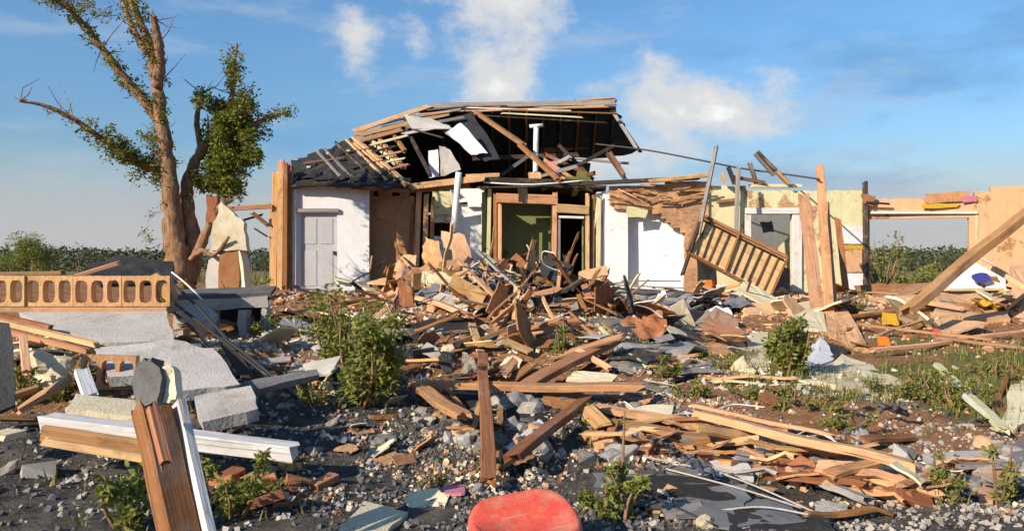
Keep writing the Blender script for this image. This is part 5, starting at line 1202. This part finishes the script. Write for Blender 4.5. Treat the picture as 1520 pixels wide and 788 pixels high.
scatter_rocks(60, gs(.3, 1.5), gs(13.4, 1.3), (.10, .40), ['plaster_peach', 'plaster_pale', 'concrete', 'brick'], 'plaster_lump', 'plaster lump in the central heap', 'rubble', 'plaster lumps of the central heap')
scatter_rocks(90, un(-6, 12), gs(18.0, .9), (.12, .5), ['plaster_peach', 'plaster_pale', 'concrete', 'plaster_peach'], 'plaster_lump', 'plaster lump in the strip of rubble at the foot of the house', 'rubble', 'plaster lumps at the foot of the house')
scatter_rocks(34, un(4, 10.5), gs(13, 1.8), (.08, .26), ['plaster_peach', 'plaster_pale', 'plaster_peach', 'brick'], 'plaster_lump', 'peach lump on the brown ground at right', 'rubble', 'peach lumps on the brown ground')
BR = []
for s in range(3):
    bm = bmesh.new(); bmesh.ops.create_cube(bm, size=1)
    for v in bm.verts: v.co = Vector((v.co.x * .22 + ru(-.01, .01), v.co.y * .105 + ru(-.006, .006), v.co.z * .065 + ru(-.004, .004)))
    bmesh.ops.bevel(bm, geom=list(bm.edges), offset=.006, segments=1, affect='EDGES')
    me = bpy.data.meshes.new('brick'); bm.to_mesh(me); bm.free(); BR.append(me)
def bricks(n, fx, fy, label, group):
    for _ in range(n):
        x, y = fx(), fy(); put('brick', random.choice(BR), random.choice(['brick', 'brick', 'terra']), rotm(ru(-.5, .5), ru(-.4, .4), ru(0, 6.28), ru(.75, 1.1), (x, y, H(x, y) + .03)), label, 'brick', group)
bricks(22, gs(-1.9, .25), gs(5.75, .2), 'orange brick piece in the small group left of the pale board', 'bricks left of the pale board')
bricks(60, lzx, lzy, 'brick lying before the very long beam', 'bricks before the very long beam')
bricks(40, un(-5, 11), gs(16.2, 1.5), 'loose brick on the ground near the house', 'bricks near the house')
SH = []
for s_ in range(6):
    bm = bmesh.new(); hw = ru(.22, .42)
    ring = [Vector((-.55, -hw, 0)), Vector((.5, -hw, 0)), Vector((.55, hw, 0)), Vector((-.5, hw, 0))]
    if s_ % 2: ring[2:3] = [Vector((.55, hw * ru(-.4, .4), 0)), Vector((ru(.0, .35), hw, 0))]
    if s_ % 3 == 0: ring[0:1] = [Vector((-.55, -hw * ru(-.2, .5), 0)), Vector((-.3, -hw * .6, 0)), Vector((-.22, -hw, 0))]
    k = len(ring)
    out = []
    for i in range(k):
        for j in range(4): out.append(ring[i].lerp(ring[(i + 1) % k], j / 4) + (Vector((ru(-.02, .02), ru(-.02, .02), ru(-.01, .03))) if j else Vector()))
    t_ = [bm.verts.new(p + Vector((0, 0, .02))) for p in out]; b_ = [bm.verts.new(p - Vector((0, 0, .02))) for p in out]
    ct, cb_ = bm.verts.new((0, 0, .028)), bm.verts.new((0, 0, 0))
    for i in range(len(out)):
        l = (i + 1) % len(out); bm.faces.new((t_[i], t_[l], ct)); bm.faces.new((b_[l], b_[i], cb_)); bm.faces.new((t_[l], t_[i], b_[i], b_[l]))
    me = bpy.data.meshes.new('board_piece'); bm.to_mesh(me); bm.free(); SH.append(me)
def sheets(n, fx, fy, size, mats, label, group, tilt=.45, lift=.1):
    for _ in range(n):
        x, y = fx(), fy(); s = ru(*size); t = random.gauss(0, tilt)
        put('board_piece', random.choice(SH), random.choice(mats), rotm(t - .25, random.gauss(0, tilt), ru(0, 6.28), s, (x, y, H(x, y) + lift * rnd() + abs(math.sin(t)) * s * .3)), label, 'board', group)
sheets(46, gs(.2, 1.1), gs(12.8, .8), (.22, .58), ['plaster_pale', 'plaster_peach', 'wood_brown', 'wood', 'shingle', 'wood_brown', 'plaster_peach', 'wood_pale'], 'broken sheet of board in the central heap', 'board sheets in the central heap', .8, .5)
sheets(34, gs(-1.8, .6), gs(16.8, .5), (.3, .8), ['plaster_peach', 'plaster_peach', 'wood_brown', 'wood_pale', 'wood'], 'broken sheet of board in the pile before the left rooms', 'board sheets before the left rooms', .9, .5)
sheets(20, un(1.5, 6.5), gs(16.2, .9), (.3, .7), ['sheet_dark', 'plaster_peach', 'plaster_pale', 'concrete', 'shingle', 'sheet_white'], 'broken sheet of board before the white and brick walls', 'board sheets before the white wall', .35, .15)
sheets(34, un(5, 12.5), gs(15.6, 1.3), (.3, 1.2), ['plaster_peach', 'plaster_peach', 'wood_pale', 'plaster_pale', 'wood_brown'], 'broken sheet of board on the right mound', 'board sheets on the right mound', .3, .1)
sheets(20, un(-7, -2), un(8.5, 13), (.2, .7), ['concrete', 'concrete', 'plaster_pale', 'concrete_dark', 'wood_pale'], 'slab fragment among the big slabs at left', 'slab fragments at left', .25, .1)
sheets(18, lzx, lzy, (.15, .45), ['wood_pale', 'plaster_pale', 'wood', 'plaster_peach'], 'small board piece around the very long beam', 'board pieces around the very long beam', .25, .08)
sheets(12, un(-2.0, 1.5), gs(9.6, .6), (.2, .5), ['wood', 'concrete_dark', 'wood_brown', 'plaster_pale', 'sheet_dark'], 'board piece on the slope under the long horizontal beam', 'board pieces under the horizontal beam', .3, .1)
scatter_planks(20, gs(.1, 1.0), gs(11.0, .7), .3, ['wood', 'wood', 'wood_brown', 'wood_pale', 'wood_dark', 'wood_grey'], 'broken lath on the slope before the central heap', 'laths on the slope before the heap', (.3, 1.3), .15)
scatter_planks(16, un(-1.3, 1.8), gs(9.6, .4), .2, ['wood', 'wood_brown', 'wood_pale', 'wood_dark'], 'broken lath around the long horizontal beam', 'laths around the long horizontal beam', (.25, 1.1), .12, (.1, .6))
for i in range(16):
    c = Vector((random.gauss(.3, 1.1), random.gauss(12.6, .8), 0)); c.z = H(c.x, c.y) + ru(.15, .4); pts = [c]
    for k in range(4):
        q = pts[-1] + Vector((ru(-.4, .4), ru(-.4, .1), ru(-.2, .22))); q.z = max(q.z, H(q.x, q.y) + .03); pts.append(q)
    tube('loose_wire', pts, .009, random.choice(['cable', 'pipe', 'cable']), n=5, label='curled loose wire sticking out of the central heap', cat='wire', group='loose wires in the central heap')
for i in range(10):
    c = Vector((ru(-1.5, 4.5), ru(5.4, 8.2), 0)); c.z = H(c.x, c.y) + .05; pts = [c]
    for k in range(4):
        q = pts[-1] + Vector((ru(-.25, .35), ru(-.2, .2), 0)); q.z = H(q.x, q.y) + ru(.03, .1); pts.append(q)
    tube('loose_wire', pts, .005, random.choice(['cable', 'pipe', 'cable']), n=5, label='thin wire trailing over the foreground rubble', cat='wire', group='wires on the foreground rubble')
# crumpled rags and insulation
RG = []
for s_ in range(4):
    bm = bmesh.new(); bmesh.ops.create_grid(bm, x_segments=14, y_segments=14, size=.5)
    for v in bm.verts:
        e = v.co.copy(); v.co = Vector((e.x * (1 + .3 * noise.noise(e * 3 + Vector((s_ * 5, 0, 0)))), e.y * (1 + .3 * noise.noise(e * 3 + Vector((0, s_ * 5, 3)))), .22 * noise.noise(e * 3.5 + Vector((s_ * 9, 1, 1))) + .10 * noise.noise(e * 8 + Vector((s_, 4, 1))) + .08))
    me = bpy.data.meshes.new('rag'); bm.to_mesh(me); bm.free(); me.polygons.foreach_set('use_smooth', [True] * len(me.polygons)); RG.append(me)
def rags(n, fx, fy, size, mats, label, group):
    for _ in range(n):
        x, y = fx(), fy(); put('rag', random.choice(RG), random.choice(mats), rotm(ru(-.6, .6), ru(-.6, .6), ru(0, 6.28), ru(*size), (x, y, H(x, y) + ru(0, .2))), label, 'rag', group)
rags(14, gs(.2, 1.1), gs(13.0, .8), (.3, .7), ['cloth_grey', 'sheet_white', 'wood_brown', 'plaster_peach', 'shingle'], 'crumpled rag or felt caught in the central heap', 'rags in the central heap')
rags(12, un(1.5, 5), gs(15.5, .8), (.3, .8), ['cloth_grey', 'sheet_white', 'shingle'], 'crumpled felt below the bright white wall', 'felt scraps below the white wall')
rags(10, un(-1.6, 4.5), un(5.6, 7.6), (.12, .3), ['cloth_grey', 'plaster_pale', 'concrete', 'cloth_grey'], 'small crumpled rag on the foreground rubble', 'rags on the foreground rubble')
rags(8, un(6, 12), gs(15, .8), (.3, .7), ['plaster_peach', 'yellow', 'sheet_white', 'plaster_pale'], 'crumpled sheet on the right mound', 'crumpled sheets on the right mound')
FM = ['plaster_pale', 'plaster_peach', 'wood_pale', 'concrete', 'white_board', 'wood', 'wood_brown', 'wood_grey']
sheets(36, un(-2.0, 3.6), un(5.3, 8.8), (.10, .34), FM, 'small scrap of board on the foreground rubble', 'board scraps on the foreground rubble', .22, .05)
sheets(22, un(-3.6, 3.5), un(9.5, 12), (.2, .6), FM, 'board scrap on the slope in front of the heap', 'board scraps on the slope', .45, .2)
sheets(8, gs(-.6, .7), gs(15.2, .5), (.3, .65), ['plaster_peach', 'plaster_pale', 'wood_pale', 'wood'], 'large board behind the crest of the heap', 'boards behind the heap crest', .8, .4)
scatter_rocks(70, un(-3.6, 4), un(9.2, 12.5), (.08, .30), ['plaster_pale', 'plaster_peach', 'concrete', 'rock', 'rock_pale'], 'plaster_lump', 'plaster lump on the slope before the heap', 'rubble', 'plaster lumps on the slope before the heap')
scatter_rocks(70, un(-4.6, 4.6), un(5.2, 8.6), (.06, .26), ['rock_pale', 'concrete', 'rock', 'plaster_pale', 'rock'], 'rubble_lump', 'broken masonry lump on the foreground ground', 'rubble', 'masonry lumps on the foreground')
scatter_rocks(70, lzx, lzy, (.05, .2), ['rock_pale', 'plaster_pale', 'plaster_peach', 'concrete', 'brick'], 'masonry_chunk', 'pale masonry chunk among the laths along the very long beam', 'rubble', 'masonry chunks along the very long beam')
# fine rubble nobody could count
def chips(name, n, fx, fy, s0, s1, mat, flat=1.0, long=False):
    vs, fs = [], []
    for _ in range(n):
        x, y = fx(), fy()
        if noise.noise(Vector((x * .9, y * .9, len(name)))) + .6 * noise.noise(Vector((x * 2.7, y * 2.7, 5))) + ru(-.25, .25) < -.02: continue
        s = s0 + (s1 - s0) * rnd() ** 2; z = H(x, y) + s * ru(-.15, .2)
        R_ = Matrix.Rotation(ru(0, 6.28), 3, 'Z') @ Matrix.Rotation(ru(-.6, .6), 3, 'X') @ Matrix.Rotation(ru(-.4, .4) if long else ru(-3, 3), 3, 'Y')
        b = len(vs); sx, sy, sz = (s * ru(1.5, 4), s * .25, s * .12) if long else (s * ru(.6, 1), s * ru(.5, .9), s * ru(.3, .7) * flat)
        q = [Vector((a * sx * ru(.5, 1), c * sy * ru(.5, 1), d * sz * ru(.6, 1))) * .5 for a in (-1, 1) for c in (-1, 1) for d in (-1, 1)]
        vs += [R_ @ v + Vector((x, y, z)) for v in q]
        fs += [(b, b+1, b+3, b+2), (b+4, b+6, b+7, b+5), (b, b+4, b+5, b+1), (b+2, b+3, b+7, b+6), (b, b+2, b+6, b+4), (b+1, b+5, b+7, b+3)]
    centred(name, vs, fs, M[mat], kind='stuff')
chips('gravel', 9000, gs(.1, 1.0), un(5, 8.8), .012, .07, 'rock')
chips('gravel', 2500, gs(.4, 1.1), un(5, 8.8), .012, .06, 'rock_pale')
chips('plaster_crumbs', 2200, gs(.6, 1.5), un(5.4, 8.6), .02, .08, 'plaster_pale')
chips('plaster_crumbs', 1500, gs(.8, 1.5), un(5.4, 8.6), .02, .09, 'plaster_peach')
chips('brick_crumbs', 1400, gs(.8, 1.8), un(5.2, 8.6), .02, .07, 'brick')
chips('splinters', 1500, gs(.6, 1.6), un(5.4, 8.4), .015, .05, 'wood_pale', long=True)
chips('gravel', 5000, un(1.8, 5.6), un(4.9, 7.6), .012, .07, 'rock_pale')
chips('plaster_crumbs', 5000, un(-4.2, 4.2), un(8.4, 12.8), .02, .12, 'rock_pale')
chips('splinters', 4000, un(-3.5, 4.2), un(8.6, 12.8), .025, .09, 'wood_pale', long=True)
chips('mortar_crumbs', 4000, un(-4.5, 4), un(5, 8.8), .015, .08, 'concrete')
chips('cinders', 7000, un(-5, 5.5), un(4.8, 9.5), .015, .07, 'concrete_dark')
chips('splinters', 2600, lzx, lzy, .02, .07, 'wood_pale', long=True)
chips('splinters', 2600, lzx, lzy, .02, .08, 'wood_brown', long=True)
chips('splinters', 5000, gs(.3, 1.7), gs(13.4, 1.6), .03, .11, 'wood', long=True)
chips('splinters', 3000, gs(.3, 1.7), gs(13.2, 1.5), .03, .10, 'wood_brown', long=True)
chips('splinters', 5000, un(-8, 13), gs(16.8, 1.8), .03, .12, 'wood_pale', long=True)
chips('splinters', 5000, un(-8, 13), gs(15.5, 2.4), .03, .11, 'wood_brown', long=True)
chips('plaster_crumbs', 5000, un(-7, 12), gs(17.0, 1.8), .03, .16, 'plaster_peach')
chips('plaster_crumbs', 3500, un(-7, 12), gs(16.0, 2.6), .03, .14, 'rock_pale')
chips('plaster_crumbs', 1800, un(3, 10.5), gs(12.3, 2), .02, .08, 'plaster_peach')
chips('plaster_crumbs', 3500, un(-8, -1.5), gs(10.5, 2.2), .02, .12, 'rock_pale')
